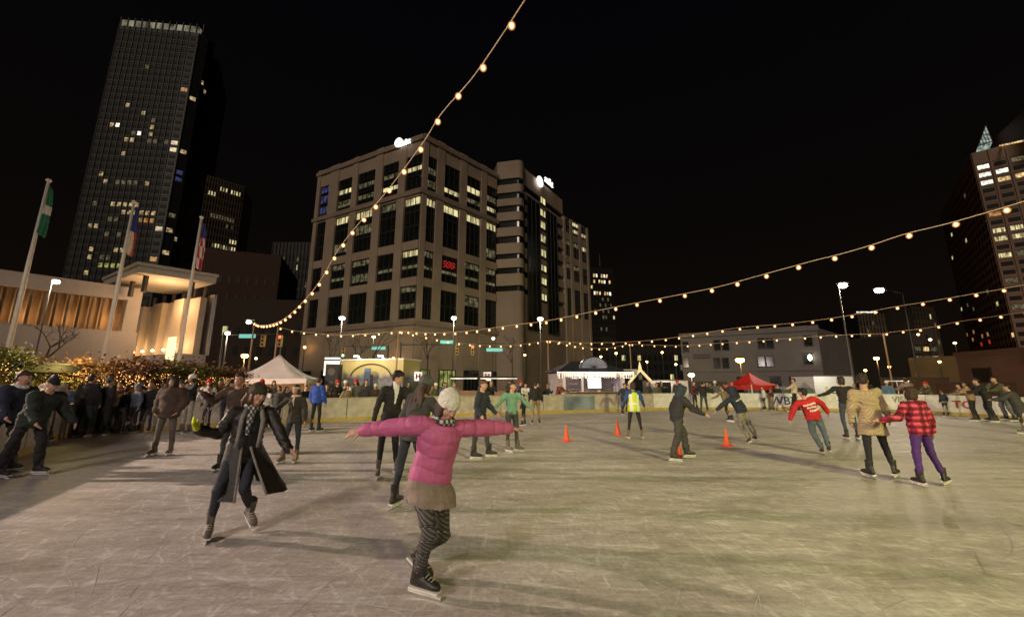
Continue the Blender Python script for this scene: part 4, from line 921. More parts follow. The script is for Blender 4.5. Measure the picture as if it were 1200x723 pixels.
# ---- skate kiosk
def kiosk():
    a = AT(660,463,24.5); b2 = AT(733,463,25.0); d, n_, L = wframe(Vector((a.x,a.y,0)), Vector((b2.x,b2.y,0))); M = wallM((a.x,a.y), d, n_)
    t = empty('kiosk', (0,0,0), 'white kiosk with dark hipped roof, arched fanlight, icicle lights and a glowing screen', 'kiosk')
    zE = AT(695,436,25.5).z; zR = AT(695,424,27.5).z; Wm = mat('kiosk_white', (.60,.55,.58), .6, .06); D = 4.0
    w_ = MB(); w_.box((0,0,0),(.18,.15,zE), M); w_.box((L-.18,0,0),(L,.15,zE), M); w_.box((0,.0,zE-.32),(L,.15,zE-.001), M); w_.box((.18,0,0),(L-.18,.15,1.02), M); w_.box((L*.56,0,1.02),(L*.60,.15,zE-.32), M); w_.box((L*.30,0,1.02),(L*.33,.15,zE-.32), M)
    w_.box((0,.15,0),(.15,D,zE), M); w_.box((L-.15,.15,0),(L,D,zE), M); w_.box((.15,D-.15,0),(L-.15,D,zE), M); w_.build('wall', [Wm], t)
    c_ = MB(); c_.box((.1,-.35,1.021),(L-.1,.25,1.07), M); c_.build('counter', [mat('counter_wood', (.25,.14,.08), .5)], t)
    r = MB(); e_ = .45; P = [M @ Vector(v) for v in ((-e_,-e_,zE),(L+e_,-e_,zE),(L+e_,D+e_,zE),(-e_,D+e_,zE),(L*.28,D*.5,zR),(L*.72,D*.5,zR))]
    r.add(P, [(0,1,5,4),(1,2,5),(2,3,4,5),(3,0,4),(3,2,1,0)]); r.build('roof', [mat('roof_dark', (.03,.03,.04), .7, .3, 8)], t)
    f = MB(); pts = [(L*.5 + .86*math.cos(math.radians(k)), math.sin(math.radians(k))*.68) for k in range(0,181,15)]
    zb_ = zE + .25; vs = [M @ Vector((x,-.10,zb_+z)) for x, z in pts] + [M @ Vector((x,.3,zb_+z)) for x, z in pts]; n = len(pts)
    f.add(vs, [tuple(range(n)), tuple(reversed(range(n,2*n)))] + [(i,i+1,n+i+1,n+i) for i in range(n-1)]); f.build('fanlight', [lit_mat('lit_fan', (.9,.82,.85), .20, .4, 1)], t)
    f = MB(); f.tube([M @ Vector((x,-.13,zb_+z)) for x, z in pts], .045, 6)
    for k in range(15,180,15): f.tube([M @ Vector((L*.5,-.13,zb_)), M @ Vector((L*.5+.84*math.cos(math.radians(k)),-.13,zb_+math.sin(math.radians(k))*.66))], .014, 4)
    f.build('fanlight_frame', [MATS['black_metal']], t)
    s = MB(); s.mi(0).box((L*.37,-.22,1.25),(L*.60,-.14,1.98), M); s.mi(1).box((L*.38,-.235,1.30),(L*.59,-.221,1.94), M); s.build('screen', [MATS['black_metal'], mat('screen_glow', (.8,.8,.8), .3, 0, emit=(.95,.97,1), estr=1.6)], t)
    ic = MB(); r_ = random.Random(4); N = 150
    for k in range(N):
        x = -e_ + (L+2*e_)*k/N; drop = r_.choice([.12,.22,.34,.44]); 
        for j in range(max(1,int(drop/.085))):
            p = M @ Vector((x,-e_-.02,zE-.04-j*.085)); s_ = .018; ic.add([p+Vector(v)*s_ for v in ((1,0,0),(-1,0,0),(0,1,0),(0,-1,0),(0,0,1),(0,0,-1))], [(0,2,4),(2,1,4),(1,3,4),(3,0,4),(2,0,5),(1,2,5),(3,1,5),(0,3,5)])
    io = ic.build('icicle_lights', [mat('icicle_glow', (.9,.8,.7), .3, 0, emit=(1,.80,.60), estr=5)], t); io['kind'] = 'stuff'
    for x, w2, m in ((.25,.05,'shelf'),(L*.63,.05,'shelf')):
        b = MB()
        for k in range(3): b.box((x,1.4,1.2+k*.35),(x+L*.28,1.7,1.23+k*.35), M)
        b.build('shelf', [MATS['counter_wood']], t)
    g = M @ Vector((L*.3,1.2,zE-.35)); lamp(g, None, 50, (1,.82,.75), .2, kind='POINT'); g = M @ Vector((L*.5,-1.0,zE-.15)); lamp(g, None, 26, (1,.80,.72), .2, kind='POINT')
    # sign board on the roof corner
    q = AT(739,436,24.8); b = MB(); b.box((q.x-.42,q.y,q.z-.18),(q.x+.42,q.y+.05,q.z+.18)); b.build('roof_sign', [mat('sign_pale', (.35,.33,.32), .5)], t)
    # lit gable arch at its right
    t2 = empty('gable_arch', (0,0,0), 'pointed entrance arch outlined with lights right of the kiosk', 'entrance arch')
    pk = AT(750,433,25.3); l0 = AT(737,449,25.3); r0 = AT(765,449,25.3)
    for p_, q_ in ((l0,pk),(pk,r0)):
        b = MB(); b.tube([p_, q_], .09, 8); b.build('rafter', [mat('arch_glow', (.8,.7,.5), .5, 0, emit=(1,.72,.36), estr=.55)], t2, True)
    for p_ in (l0, r0): b = MB(); b.box((p_.x-.1,p_.y-.1,0),(p_.x+.1,p_.y+.1,p_.z)); b.build('post', [Wm], t2)
    b = MB(); b.tube([pk + Vector((0,0,.05)), pk + Vector((0,0,.5))], [.12,.02], 6); b.build('finial', [MATS['arch_glow']], t2)
kiosk()
def stall(px0, px1, topy, boty, Y, label, wins, m, name='stall', lit=None):
    a = AT(px0, topy, Y); b2 = AT(px1, topy, Y); z0 = 0; t = empty(name, ((a.x+b2.x)/2, Y, .004), label, 'stall'); w = (b2.x-a.x)/2
    b = MB(); b.box((-w,0,0),(w,2.2,a.z)); b.build('body', [m], t); b = MB(); b.box((-w-.04,-.06,a.z+.001),(w+.04,2.25,a.z+.06)); b.build('roof', [mat('roof_grey', (.12,.10,.09), .7)], t)
    for x0, x1, y0, y1, lm in wins:
        p = AT(x0, y0, Y-.02); q_ = AT(x1, y1, Y-.02); b = MB(); b.mi(0).box((p.x-t.location.x,-.03,q_.z),(q_.x-t.location.x,-.005,p.z)); b.mi(1).box((p.x-t.location.x-.05,-.045,q_.z-.06),(q_.x-t.location.x+.05,-.031,q_.z-.001)); b.build('window', [lm, M_MULL], t)
    return t
wh = mat('stall_white', (.62,.56,.54), .6, .08)
stall(765,806,446,470,28,'white ticket stall with dark window between kiosk and pair of skaters',[(769,787,448,462,M_GLASS),(792,799,449,460,M_GLASS)],wh)
stall(953,999,441,466,27.5,'white trailer with small lit windows left of the right masts',[(967,973,452.5,460,LIT['office']),(975,980,452.5,460,LIT['office']),(983,990,452.5,460,LIT['office'])],mat('trailer_white', (.70,.68,.70), .6, .05),'office_trailer')
stall(806,852,447,470,33,'dark stall behind the pair at the far boards',[(822,834,450,458,LIT['dim'])],mat('stall_dark', (.05,.045,.04), .7))
stall(1062,1112,443,470,31,'brown wooden shed behind the plaid jacket',[],mat('shed_brown', (.14,.075,.04), .8, .2, 3))
stall(1112,1190,449,470,30,'low brown shed before the pinkish building',[(1150,1156,453,459,LIT['amber'])],mat('shed_brown', (.14,.075,.04), .8))
lamp(AT(975,436,26.3), None, 60, (1,.95,.85), .2, kind='POINT'); lamp(AT(785,440,27), None, 60, (1,.85,.75), .2, kind='POINT')
# food counter with light strip
q0 = AT(528,444,26.5); q1 = AT(606,443,26.5); t = empty('food_counter', ((q0.x+q1.x)/2,26.5,.004), 'long food counter with bright tube light at its front edge', 'food stall'); w = (q1.x-q0.x)/2
b = MB(); b.box((-w,0,1.0),(w,1.5,1.08)); b.box((-w,0,0),(w,.08,1.0)); b.build('counter', [mat('counter_wood', (.25,.14,.08), .5)], t); b = MB(); b.box((-w,-.1,q0.z+.06),(w,1.8,q0.z+.16)); b.build('awning', [MATS['black_canvas']], t)
b = MB(); b.box((-w,-.11,q0.z),(-w*.2,-.05,q0.z+.05)); b.box((-w*.1,-.11,q0.z),(w,-.05,q0.z+.05)); b.build('tube_light', [LIT['white']], t)
for x in (-w,w): b = MB(); b.box((x-.04,.1,1.081),(x+.04,.2,q0.z+.06)); b.build('post', [M_POLE], t)
for px_, ci in ((490,'white'),(571,'white')):
    q = AT(px_,441,29); b = MB(); b.box((q.x-.28,q.y,q.z-.32),(q.x+.28,q.y+.06,q.z+.32)); b.mi(1).box((q.x-.18,q.y-.02,q.z-.2),(q.x-.06,q.y-.005,q.z+.2)); b.box((q.x+.06,q.y-.02,q.z-.2),(q.x+.18,q.y-.005,q.z+.2)); b.box((q.x-.06,q.y-.02,q.z-.05),(q.x+.06,q.y-.005,q.z+.05)); b.mi(2).tube([(q.x,q.y+.03,q.z-.32),(q.x,q.y+.03,0)], .03, 5)
    tag(b.build('marker_sign', [LIT['white'], mat('print_red', (.45,.02,.03), .5, .1), M_POLE]), 'small white square sign with red letter, %s' % ('left of the grey knit hat' if px_ < 500 else 'over the food counter'), 'sign')
# lit railing on the right
q0 = AT(1038,446.5,26.5); q1 = AT(1065,446.5,26.5); t = empty('light_railing', (q0.x,q0.y,.004), 'white tube lit railing behind the plaid jacket', 'railing'); b = MB(); b.tube([(0,0,q0.z),(q1.x-q0.x,0,q0.z)], .035, 6); b.build('tube_light', [LIT['white']], t)
for x in (0, (q1.x-q0.x)*.5, q1.x-q0.x): b = MB(); b.tube([(x,.05,0),(x,.05,q0.z)], .025, 6); b.build('post', [MATS['pole_white']], t)
# ---- traffic signals and street name signs on mast arms
GT = mat('sign_teal', (.02,.30,.25), .5, .05, emit=(.35,.95,.8), estr=.55)
def signal_arm(pbx, Y, ax0, ay, ax1, label, sigs, signs, flip=False):
    p = AT(pbx, ay, Y); t = empty('traffic_signal', (p.x, p.y, .004), label, 'traffic light'); b = MB(); b.tube([(0,0,0),(0,0,p.z+.3)], [.12,.09], 8); b.build('pole', [M_POLE], t, True)
    a = AT(ax1, ay, Y); b = MB(); b.tube([(0,0,p.z),(a.x-p.x,0,a.z+.15)], [.07,.045], 6); b.build('mast_arm', [M_POLE], t, True)
    for sx, on in sigs:
        q = AT(sx, ay+5, Y); s = MB(); s.box((q.x-p.x-.2,-.2,q.z-.75),(q.x-p.x+.2,.05,q.z+.45)); so2 = s.build('signal_head', [mat('signal_yellow', (.50,.30,.08), .6)], t)
        for k in range(3):
            l = MB(); l.loft([((q.x-p.x,-.22,q.z+.25-.38*k),(.13,0,0),(0,0,.13)),((q.x-p.x,-.2,q.z+.25-.38*k),(.14,0,0),(0,0,.14))], 10)
            l.build('lens', [mat('signal_green', (.1,.4,.3), .3, 0, emit=(.2,1,.7), estr=6) if on == 'g' and k == 2 else (mat('signal_red', (.4,.05,.03), .3, 0, emit=(1,.08,.03), estr=5) if on == 'r' and k == 0 else MATS['black_metal'])], so2)
    for x0, x1, yy in signs:
        q = AT(x0, yy, Y); r = AT(x1, yy, Y); s = MB(); s.box((q.x-p.x,-.12,q.z-.2),(r.x-p.x,-.07,q.z+.2)); s.build('street_sign', [GT], t)
signal_arm(470,48,0,404,600,'traffic signal arm with teal street signs over the street in the centre',[(536,''),(554,'r')],[(516,531,401),(570,589,410)])
signal_arm(455,50,0,407,405,'shorter signal arm among the bare trees left of centre',[(403,'g')],[(436,452,408)])
signal_arm(262,40,0,393,330,'signal arm over the street left of the tent',[(309,''),(329,'r')],[(281,300,394)])
# ---- traffic cones
def cone(px, py, label):
    p = G(px, py, .013); t = empty('traffic_cone', p, label, 'traffic cone', 'orange cones on the ice', .3 + px*.01)
    oc = mat('cone_orange', (.80,.09,.015), .5, .08); t.scale = (.64,.64,.64)
    b = MB(); b.box((-.19,-.19,0),(.19,.19,.035)); b.build('base', [oc], t)
    b = MB(); b.loft([((0,0,z),(r,0,0),(0,r,0)) for z, r in ((.035,.145),(.05,.135),(.30,.085),(.55,.045),(.68,.028),(.70,.022))], 20); b.build('cone', [oc], t, True)
cone(664,516.5,'orange traffic cone farthest left on the ice'); cone(724,509,'orange traffic cone beside the rink marshal'); cone(852,522.5,'orange traffic cone right of the stooping hooded skater'); cone(795,534,'orange traffic cone half hidden behind the stooping hooded skater')

for px_, py_, Y_, z_, w_ in ((960,405,90,.5,"beside the orange edge of the pale building"),(984,432,80,.4,"above the white trailer, nearer its right end"),(991,427,85,.4,"above the middle of the white trailer"),(953,428,75,.35,"above the left end of the white trailer"),(1076,392,110,.5,"left of the glowing parking garage"),(1090,398,110,.6,"over the garage decks"),(1119,402,95,.5,"between garage and brown tower"),(1101,424,60,.3,"before the ochre building"),(704,418,80,.4,"over the left slope of the kiosk roof"),(722,414,90,.45,"over the kiosk fanlight"),(792,427,70,.35,"right of the pointed entrance arch"),(776,413,110,.5,"left of the big orange lamp"),(758,424,70,.3,"under the big orange lamp"),(300,420,60,.3,"just left of the white tent peak"),(340,430,50,.25,"right of the white tent peak"),(357,407,70,.35,"over the right side of the tent"),(461,420,60,.3,"above the mural trailer's right end"),(615,416,55,.25,"behind the mint green sweater"),(1014,434,60,.3,"over the head of the black sweatshirt woman"),(1042,430,70,.35,"over the lit railing")):
    q = AT(px_, py_, Y_); t = empty('street_lamp', (q.x, q.y, .004), 'small far street lamp ' + w_, 'street lamp', 'far small street lamps')
    b = MB(); b.tube([(0,0,0),(0,0,q.z-z_*.3)], .08, 6); b.build('pole', [M_POLE], t, True); b = MB(); b.ell((0,0,q.z), z_*.6, z_*.6, z_*.5, None, 10, 8); b.build('lens', [random.choice([GO, GO, GWm])], t, True)

for q, lb in ((PLN(1230,226,PB,Q2), 'post just beyond the right edge holding the long rising string'), (Q3 + Vector((3.5,-3.4,.45)), 'post beyond the right edge holding the string at lamp height'), (Q4 + Vector((3,-2,.3)), 'post beyond the right edge holding the short low string')):
    bb = MB(); bb.tube([(q.x,q.y,0),(q.x,q.y,q.z+.1)], [.07,.05], 8); tag(bb.build('light_post', [MATS['post_wood']], None, True), lb, 'post', 'posts carrying the string lights')
# ================================================================ PEOPLE
def skin(i=0): return mat('skin_%d' % i, [(0.52, .30, .21), (0.30, .16, .10), (0.60, .38, .29)][i], .55, .08, 8)
def cloth(name, col, **k):
    k.setdefault('rough', .85); k.setdefault('var', .22); k.setdefault('vscale', 9); k.setdefault('bump', .35); k.setdefault('bscale', 60)
    return mat('cloth_' + name, col, **k)
HAIRC = {'black': (.012, .010, .009), 'brown': (.045, .022, .012), 'dark': (.025, .014, .010), 'auburn': (.10, .04, .018), 'blond': (.30, .19, .09)}
def hairmat(c): return mat('hair_' + c, HAIRC[c], .5, .4, 3, .5, 40, stretch=(30, 30, 3))
M_BOOT = mat('boot_leather', (.025, .022, .02), .45, .3, 12)
M_BOOTG = mat('boot_grey', (.14, .12, .11), .6, .3, 12)
M_BOOTT = mat('boot_tan', (.20, .13, .08), .6, .3, 12)
M_HOLD = mat('blade_holder', (.72, .70, .66), .4, .05)
M_STEEL = mat('blade_steel', (.6, .6, .62), .25, .05, metal=.9)
M_LACE = mat('laces', (.55, .50, .45), .8, .1)
def skate_proto(m, hs):
    b = MB()
    b.loft([((0,-.095,.035),(.018,0,0),(0,0,.02)), ((0,-.085,.045),(.03,0,0),(0,0,.043)), ((0,-.04,.05),(.037,0,0),(0,0,.05)), ((0,.02,.05),(.038,0,0),(0,0,.05)),
            ((0,.08,.042),(.043,0,0),(0,0,.040)), ((0,.13,.036),(.044,0,0),(0,0,.033)), ((0,.165,.032),(.034,0,0),(0,0,.026)), ((0,.182,.028),(.014,0,0),(0,0,.015))], 14)
    b.loft([((0,-.035,.03),(.034,0,0),(0,.05,0)), ((0,-.035,.09),(.037,0,0),(0,.058,0)), ((0,-.028,.14),(.040,0,0),(0,.05,0)), ((0,-.022,.20),(.050,0,0),(0,.058,0)), ((0,-.020,.235),(.053,0,0),(0,.060,0))], 14)
    b.tube([(-.036,.028,.228),(0,.046,.235),(.036,.028,.228)], .012, 6)
    b.box((-.03,.0,.10),(.03,.045,.24))
    o = b.build('skate', [m]); o.parent = None
    remesh_later(o, .007, 3)
    h = MB()
    h.box((-.037,-.095,-.012),(.037,.175,.004))
    h.loft([((0,-.055,-.010),(.020,0,0),(0,.040,0)),((0,-.055,-.034),(.008,0,0),(0,.028,0)),((0,-.055,-.048),(.006,0,0),(0,.045,0))], 10)
    h.loft([((0,.095,-.010),(.024,0,0),(0,.055,0)),((0,.10,-.034),(.009,0,0),(0,.034,0)),((0,.10,-.048),(.006,0,0),(0,.06,0))], 10)
    h.box((-.005,-.12,-.050),(.005,.19,-.036))
    hm = h.mesh('blade_holder', [M_HOLD])
    k = MB(); k.add([(x, y, z) for x in (-.0025, .0025) for y, z in ((-.13,-.048),(-.125,-.070),(-.05,-.076),(.12,-.076),(.185,-.068),(.20,-.048))],
                    [(0,1,2,3,4,5),(11,10,9,8,7,6)] + [(i,(i+1)%6+0,(i+1)%6+6,i+6) for i in range(6)])
    km = k.mesh('blade', [M_STEEL])
    l = MB()
    for i in range(7):
        t = i / 6; y = .115 - .08 * min(1, t * 1.9); z = .080 + .0 * t if t < .5 else .095 + (t - .5) * .26
        if t < .5: z = .078 + t * .06
        y = .118 - .085 * min(1., t * 2) ; y = max(y, .036)
        l.tube([(-.024, y - .004, z - .004), (0, y + .004, z + .006), (.024, y - .004, z - .004)], .0035, 5)
    lm = l.mesh('laces', [M_LACE])
    return o, hm, km, lm
SK = {'black': skate_proto(M_BOOT, 0), 'grey': skate_proto(M_BOOTG, 0), 'tan': skate_proto(M_BOOTT, 0)}
for k_ in SK: C.objects.unlink(SK[k_][0])
SKO = {}
def add_skate(root, ankle, fd, up, s, kind, detail):
    """ankle: local position, fd: toe direction, up: shin direction"""
    R = Matrix((fd.cross(up).normalized(), fd, up)).transposed()
    M = Matrix.Translation(ankle) @ R.to_4x4() @ Matrix.Scale(s, 4) @ Matrix.Translation((0, .035, -.10))
    if kind not in SKO:
        SKO[kind] = SK[kind][0]; o = SKO[kind]; C.objects.link(o)
    else:
        o = bpy.data.objects.new('skate', SK[kind][0].data); C.objects.link(o)
        PENDING_SHARE.append((o, kind))
    o.parent = root; o.matrix_local = M
    for me in SK[kind][1:(4 if detail else 3)]:
        link(me.name, me, o)
    return M
PENDING_SHARE = []
def vv(t, L): 
    v = Vector(t)
    return v
def mir(a): return tuple((-x[0], x[1], x[2]) for x in a)
# poses in the body's own frame: x to its right, y forward.  la/ra = (upper arm, forearm), ll/rl = (thigh, shin)
P_STAND = dict(ra=((.28,-.05,-1),(.10,.35,-1)), rl=((.10,.04,-1),(.05,-.06,-1)))
P_POCK = dict(ra=((.40,-.25,-1),(-.25,.7,-1)), rl=((.12,.05,-1),(.06,-.05,-1)))
P_PHONE = dict(ra=((.30,.55,-.9),(-.45,.8,.75)), rl=((.12,.03,-1),(.05,-.06,-1)))
P_RAIL = dict(ra=((.25,.75,-.8),(-.1,1,-.15)), rl=((.10,.10,-1),(.08,-.22,-1)), lean=(0,.28,1))
P_GLIDE = dict(ra=((.8,-.1,-.8),(.6,.5,-.5)), la=((-.7,.3,-.7),(-.3,.8,-.4)), rl=((.12,.35,-1),(.06,-.35,-1)), ll=((-.15,-.25,-1),(-.1,-.6,-.8)), lean=(0,.22,1))
def body_geo(b, J, s, hm, fingers, flesh=1.0, gl=None):
    """neck, head, arms, legs and trunk of the figure itself"""
    H = hm
    e = lambda c, r: b.ell(Vector(c) * s, r[0]*s, r[1]*s, r[2]*s, H, 14, 9)
    e((0,-.012,.035),(.075,.093,.086)); e((0,.028,-.028),(.061,.060,.080)); e((0,.052,-.088),(.034,.034,.026)); e((0,.01,-.07),(.052,.055,.04))
    e((.036,.052,-.034),(.027,.028,.030)); e((-.036,.052,-.034),(.027,.028,.030))
    e((0,.094,-.012),(.010,.014,.026)); e((0,.101,-.034),(.014,.015,.011)); e((0,.074,.022),(.050,.017,.011))
    e((0,.083,-.066),(.024,.012,.006)); e((0,.082,-.074),(.020,.012,.006))
    e((.077,-.006,-.018),(.010,.020,.031)); e((-.077,-.006,-.018),(.010,.020,.031))
    b.cap(H @ (Vector((0,-.022,-.07)) * s), J['neck'], .052*s, .060*s)
    b.cap(J['neck'], J['chest'], .06*s, .10*s); b.cap(J['chest'], J['pelvis'], .11*s, .11*s)
    for q in 'lr':
        b.cap(J['chest'], J[q+'sh'], .07*s, .05*s); b.cap(J[q+'sh'], J[q+'el'], .046*s, .036*s); b.cap(J[q+'el'], J[q+'wr'], .038*s, .025*s)
        b.cap(J['pelvis'], J[q+'hip'], .10*s, .075*s); b.cap(J[q+'hip'], J[q+'kn'], .073*s, .048*s); b.cap(J[q+'kn'], J[q+'an'], .050*s, .032*s)
        hand(b, J, q, s, fingers)
def hand(b, J, q, s, fingers, fat=0.0):
    d = (J[q+'hd'] - J[q+'wr']).normalized(); sx = 1 if q == 'r' else -1
    n = J[q+'pn']; n = (n - d * n.dot(d)).normalized(); t = d.cross(n) * (1 if q == 'r' else -1)   # t: towards the thumb
    w = J[q+'wr']; fat *= s
    R = Matrix((t, d, n)).transposed().to_4x4(); R.translation = w + d * .045 * s
    b.ell((0,0,0), .040*s+fat, .052*s+fat, .016*s+fat, R, 10, 7)
    if fingers:
        for i, (off, L) in enumerate(((.030,.072),(.010,.080),(-.010,.075),(-.029,.058))):
            k = w + d * .085*s + t * off * s; c1 = .18 + .12 * i
            p1 = k + (d + n * c1 * .5 + t * off * 3).normalized() * L * .5 * s; p2 = p1 + (d + n * (c1 + .5) + t * off * 2).normalized() * L * .5 * s
            b.cap(k - d * .02 * s, p1, .0095*s+fat*.6, .0085*s+fat*.6, 7); b.cap(p1, p2, .0085*s+fat*.6, .007*s+fat*.6, 7)
        k = w + d * .025*s + t * .030*s; p1 = k + (t * .8 + d * .7 + n * .3) * .036*s; p2 = p1 + (t * .35 + d + n * .35) * .030*s
        b.cap(k, p1, .012*s+fat*.6, .010*s+fat*.6, 7); b.cap(p1, p2, .010*s+fat*.6, .008*s+fat*.6, 7)
    else:
        b.cap(w + d*.07*s, w + (d + n*.4) * .14*s, .024*s+fat, .018*s+fat, 7)
def az(a): a = math.radians(a); return Vector((math.sin(a), math.cos(a), 0))
NP = [0]
def person(label, at, H=1.72, face=0, pose=P_STAND, world=False, head=None, hpitch=0, htilt=0, hair='dark', hstyle='short', hat=None, hatm=None,
           top=None, bulk=0.0, hem=.12, flare=0.0, pants=None, wide=0.0, shoes='skate', boot='black', sk=0, group='skaters on the ice', glove=None, scarf=None,
           hood=None, coatdir=None, opencoat=None, sleeves=True, quilt=False, feet=None, footz=None, near=None, wr=.010, collar=None, open_front=None, detail=None, skirt=None, cuff=None, cat='person'):
    NP[0] += 1
    s = H / 1.75; at = Vector(at); dist = max(2.5, at.length)
    vx = near or min(.030, max(.0065, dist * .0017))
    f = az(face); up0 = Vector((0,0,1)); rt = f.cross(up0)
    B = Matrix((rt, f, up0)).transposed()
    cv = (lambda v: Vector(v).normalized()) if world else (lambda v: (B @ Vector(v)).normalized())
    T = cv(pose.get('lean', (0,.02,1)))
    R = (rt - T * rt.dot(T)).normalized(); Fw = T.cross(R)
    J = {}
    pel = Vector((0,0,0)); J['pelvis'] = pel
    J['chest'] = pel + T * .34 * s; J['neck'] = pel + T * .495 * s
    hT = (T * .7 + up0 * .6).normalized()
    ra = pose['ra']; la = pose.get('la') or mir(ra); rl = pose['rl']; ll = pose.get('ll') or mir(rl)
    Ls = dict(ua=.285, fa=.25, th=.425, sh=.415)
    for q, sg, A, L in (('r', 1, ra, rl), ('l', -1, la, ll)):
        sh = pel + T * .455 * s + R * .178 * sg * s
        a0 = cv(A[0]); a1 = cv(A[1])
        sh = sh + up0 * max(0, a0.z + .1) * .05 * s + a0 * .01 * s
        J[q+'sh'] = sh; J[q+'el'] = sh + a0 * .285 * s; J[q+'wr'] = J[q+'el'] + a1 * .25 * s
        hd = cv(A[2]) if len(A) > 2 and A[2] else a1
        J[q+'hd'] = J[q+'wr'] + hd * .1 * s
        pn = cv(A[3]) if len(A) > 3 else (-R * sg + up0 * -.2)
        if abs(pn.normalized().dot(hd)) > .93: pn = -up0 if abs(hd.z) < .8 else Fw
        J[q+'pn'] = pn
        hp = pel + R * .088 * sg * s - T * .01 * s; t0 = cv(L[0]); t1 = cv(L[1])
        J[q+'hip'] = hp; J[q+'kn'] = hp + t0 * .425 * s; J[q+'an'] = J[q+'kn'] + t1 * .415 * s
        fd = az(L[2]) if len(L) > 2 and L[2] is not None else (f - t1 * f.dot(t1)).normalized() if False else (f + R * sg * .12).normalized()
        pit = L[3] if len(L) > 3 else 0
        fd = Vector((fd.x * math.cos(math.radians(pit)), fd.y * math.cos(math.radians(pit)), -math.sin(math.radians(pit))))
        u = (-t1 * .25 + up0); u = (u - fd * u.dot(fd)).normalized()
        J[q+'fd'] = fd; J[q+'up'] = u
    # drop to the ground: lowest blade bottom
    drop = .178 if shoes == 'skate' else .100
    lows = {}
    for q in 'lr':
        a = J[q+'an']; lows[q] = min((a + J[q+'fd'] * y * s - J[q+'up'] * drop * s).z for y in (-.06, .15))
    lowq = min(lows, key=lows.get); z0 = lows[lowq]
    ref = (J['ran'] + J['lan']) / 2 if feet is None else J[feet + 'an']
    sh = Vector((-ref.x, -ref.y, -z0))
    for k in list(J):
        if len(k) and not k.endswith(('pn', 'fd', 'up')) and isinstance(J[k], Vector): J[k] = J[k] + sh
    hd_az = az(head if head is not None else face)
    hT = (J['neck'] - J['pelvis']).normalized() * .6 + up0 * .7; hT.normalize()
    hp_ = math.radians(hpitch)
    hf = hd_az * math.cos(hp_) - up0 * math.sin(hp_)
    hx = hf.cross(up0).normalized(); hu = hx.cross(hf); 
    if htilt: 
        Q = Matrix.Rotation(math.radians(htilt), 3, hf); hx = Q @ hx; hu = Q @ hu
    hc = J['neck'] + hT * .055 * s + (hT * .4 + hu * .6) * .108 * s + hf * .018 * s
    HM = Matrix((hx, hf, hu)).transposed().to_4x4(); HM.translation = hc
    fing = vx < .016
    sm = skin(sk)
    b = MB(); body_geo(b, J, s, HM, fing)
    root = b.build('person', [sm, mat('lips', (.36,.13,.11), .5, .05)]); root.location = (at.x, at.y, at.z)
    tag(root, label, cat, group)
    def bpost(me, HMi=HM.inverted(), s=s):
        n = len(me.polygons); c = np.empty(n*3); me.polygons.foreach_get('center', c); c = c.reshape(-1, 3)
        A = np.array(HMi); p = (c @ A[:3,:3].T + A[:3,3]) / s
        lip = (np.abs(p[:,0]) < .022) & (p[:,1] > .085) & (p[:,2] > -.080) & (p[:,2] < -.060)
        me.polygons.foreach_set('material_index', lip.astype(np.int32))
    remesh_later(root, min(vx, .016) if dist < 12 else min(vx, .02), 2, bpost)
    if dist < 18:
        for sg in (-1, 1):
            e = MB(); e.mi(0).ell((0,0,0), .0125*s, .0125*s, .0125*s, None, 10, 8); e.mi(1).ell((0,.009*s,0), .0062*s, .005*s, .0062*s, None, 8, 6)
            eo = e.build('eye', [mat('eye_white', (.7,.68,.64), .2, .02), mat('iris', (.03,.02,.015), .15, .1)], root, True)
            M = HM.copy(); M.translation = HM @ Vector((sg * .031 * s, .0765 * s, .004 * s)); eo.matrix_local = M
            e = MB(); e.tube([HM @ (Vector(p) * s) for p in ((sg*.014,.091,.021),(sg*.032,.090,.028),(sg*.050,.079,.024))], [.003*s,.004*s,.002*s], 6)
            e.build('eyebrow', [hairmat(hair)], root, True)
    # ---- top
    if top:
        b = MB(); bk = bulk * s; pv, ch, nk = J['pelvis'], J['chest'], J['neck']
        cd = (cv(coatdir) if coatdir else -up0 * .75 - T * .25).normalized()
        hipr = .158 * s + bk; rings = []
        L = hem * s; base = pv + T * .03 * s
        if L > 0:
            nr = max(2, int(L / .08))
            for i in range(nr, 0, -1):
                t = i / nr; c = base + cd * L * t; fl = 1 + flare * t
                Rr = (R - cd * R.dot(cd)).normalized()
                rings.append((c, Rr * hipr * fl, Fw * (.112*s + bk) * fl))
        for t, a, d_ in ((.06,.158,.114),(.18,.148,.108),(.30,.158,.120),(.38,.168,.122),(.445,.150,.105),(.485,.085,.08)):
            rings.append((pv + T * t * s, R * (a*s+bk), Fw * (d_*s + bk)))
        b.loft(rings, 18)
        for q in 'lr':
            b.cap(J['chest'] + T*.07*s, J[q+'sh'], .076*s+bk*.5, .061*s+bk*.7, 12)
            if sleeves:
                b.cap(J[q+'sh'], J[q+'el'], .061*s+bk*.7, .053*s+bk*.7, 12)
                wq = J[q+'el'].lerp(J[q+'wr'], .97); b.cap(J[q+'el'], wq, .053*s+bk*.7, .038*s+bk*.55, 12)
        if collar: b.cap(nk - T*.03*s, nk + T*.045*s, .085*s, .070*s, 14)
        if hood == 'down':
            b.ell(nk - Fw*.085*s + T*.0*s, .10*s, .06*s, .055*s, Matrix((R, Fw, T)).transposed().to_4x4() if False else None, 12, 8)
        o = b.build('jacket', [top], root)
        wp = wrinkle(wr * s, seed=NP[0])
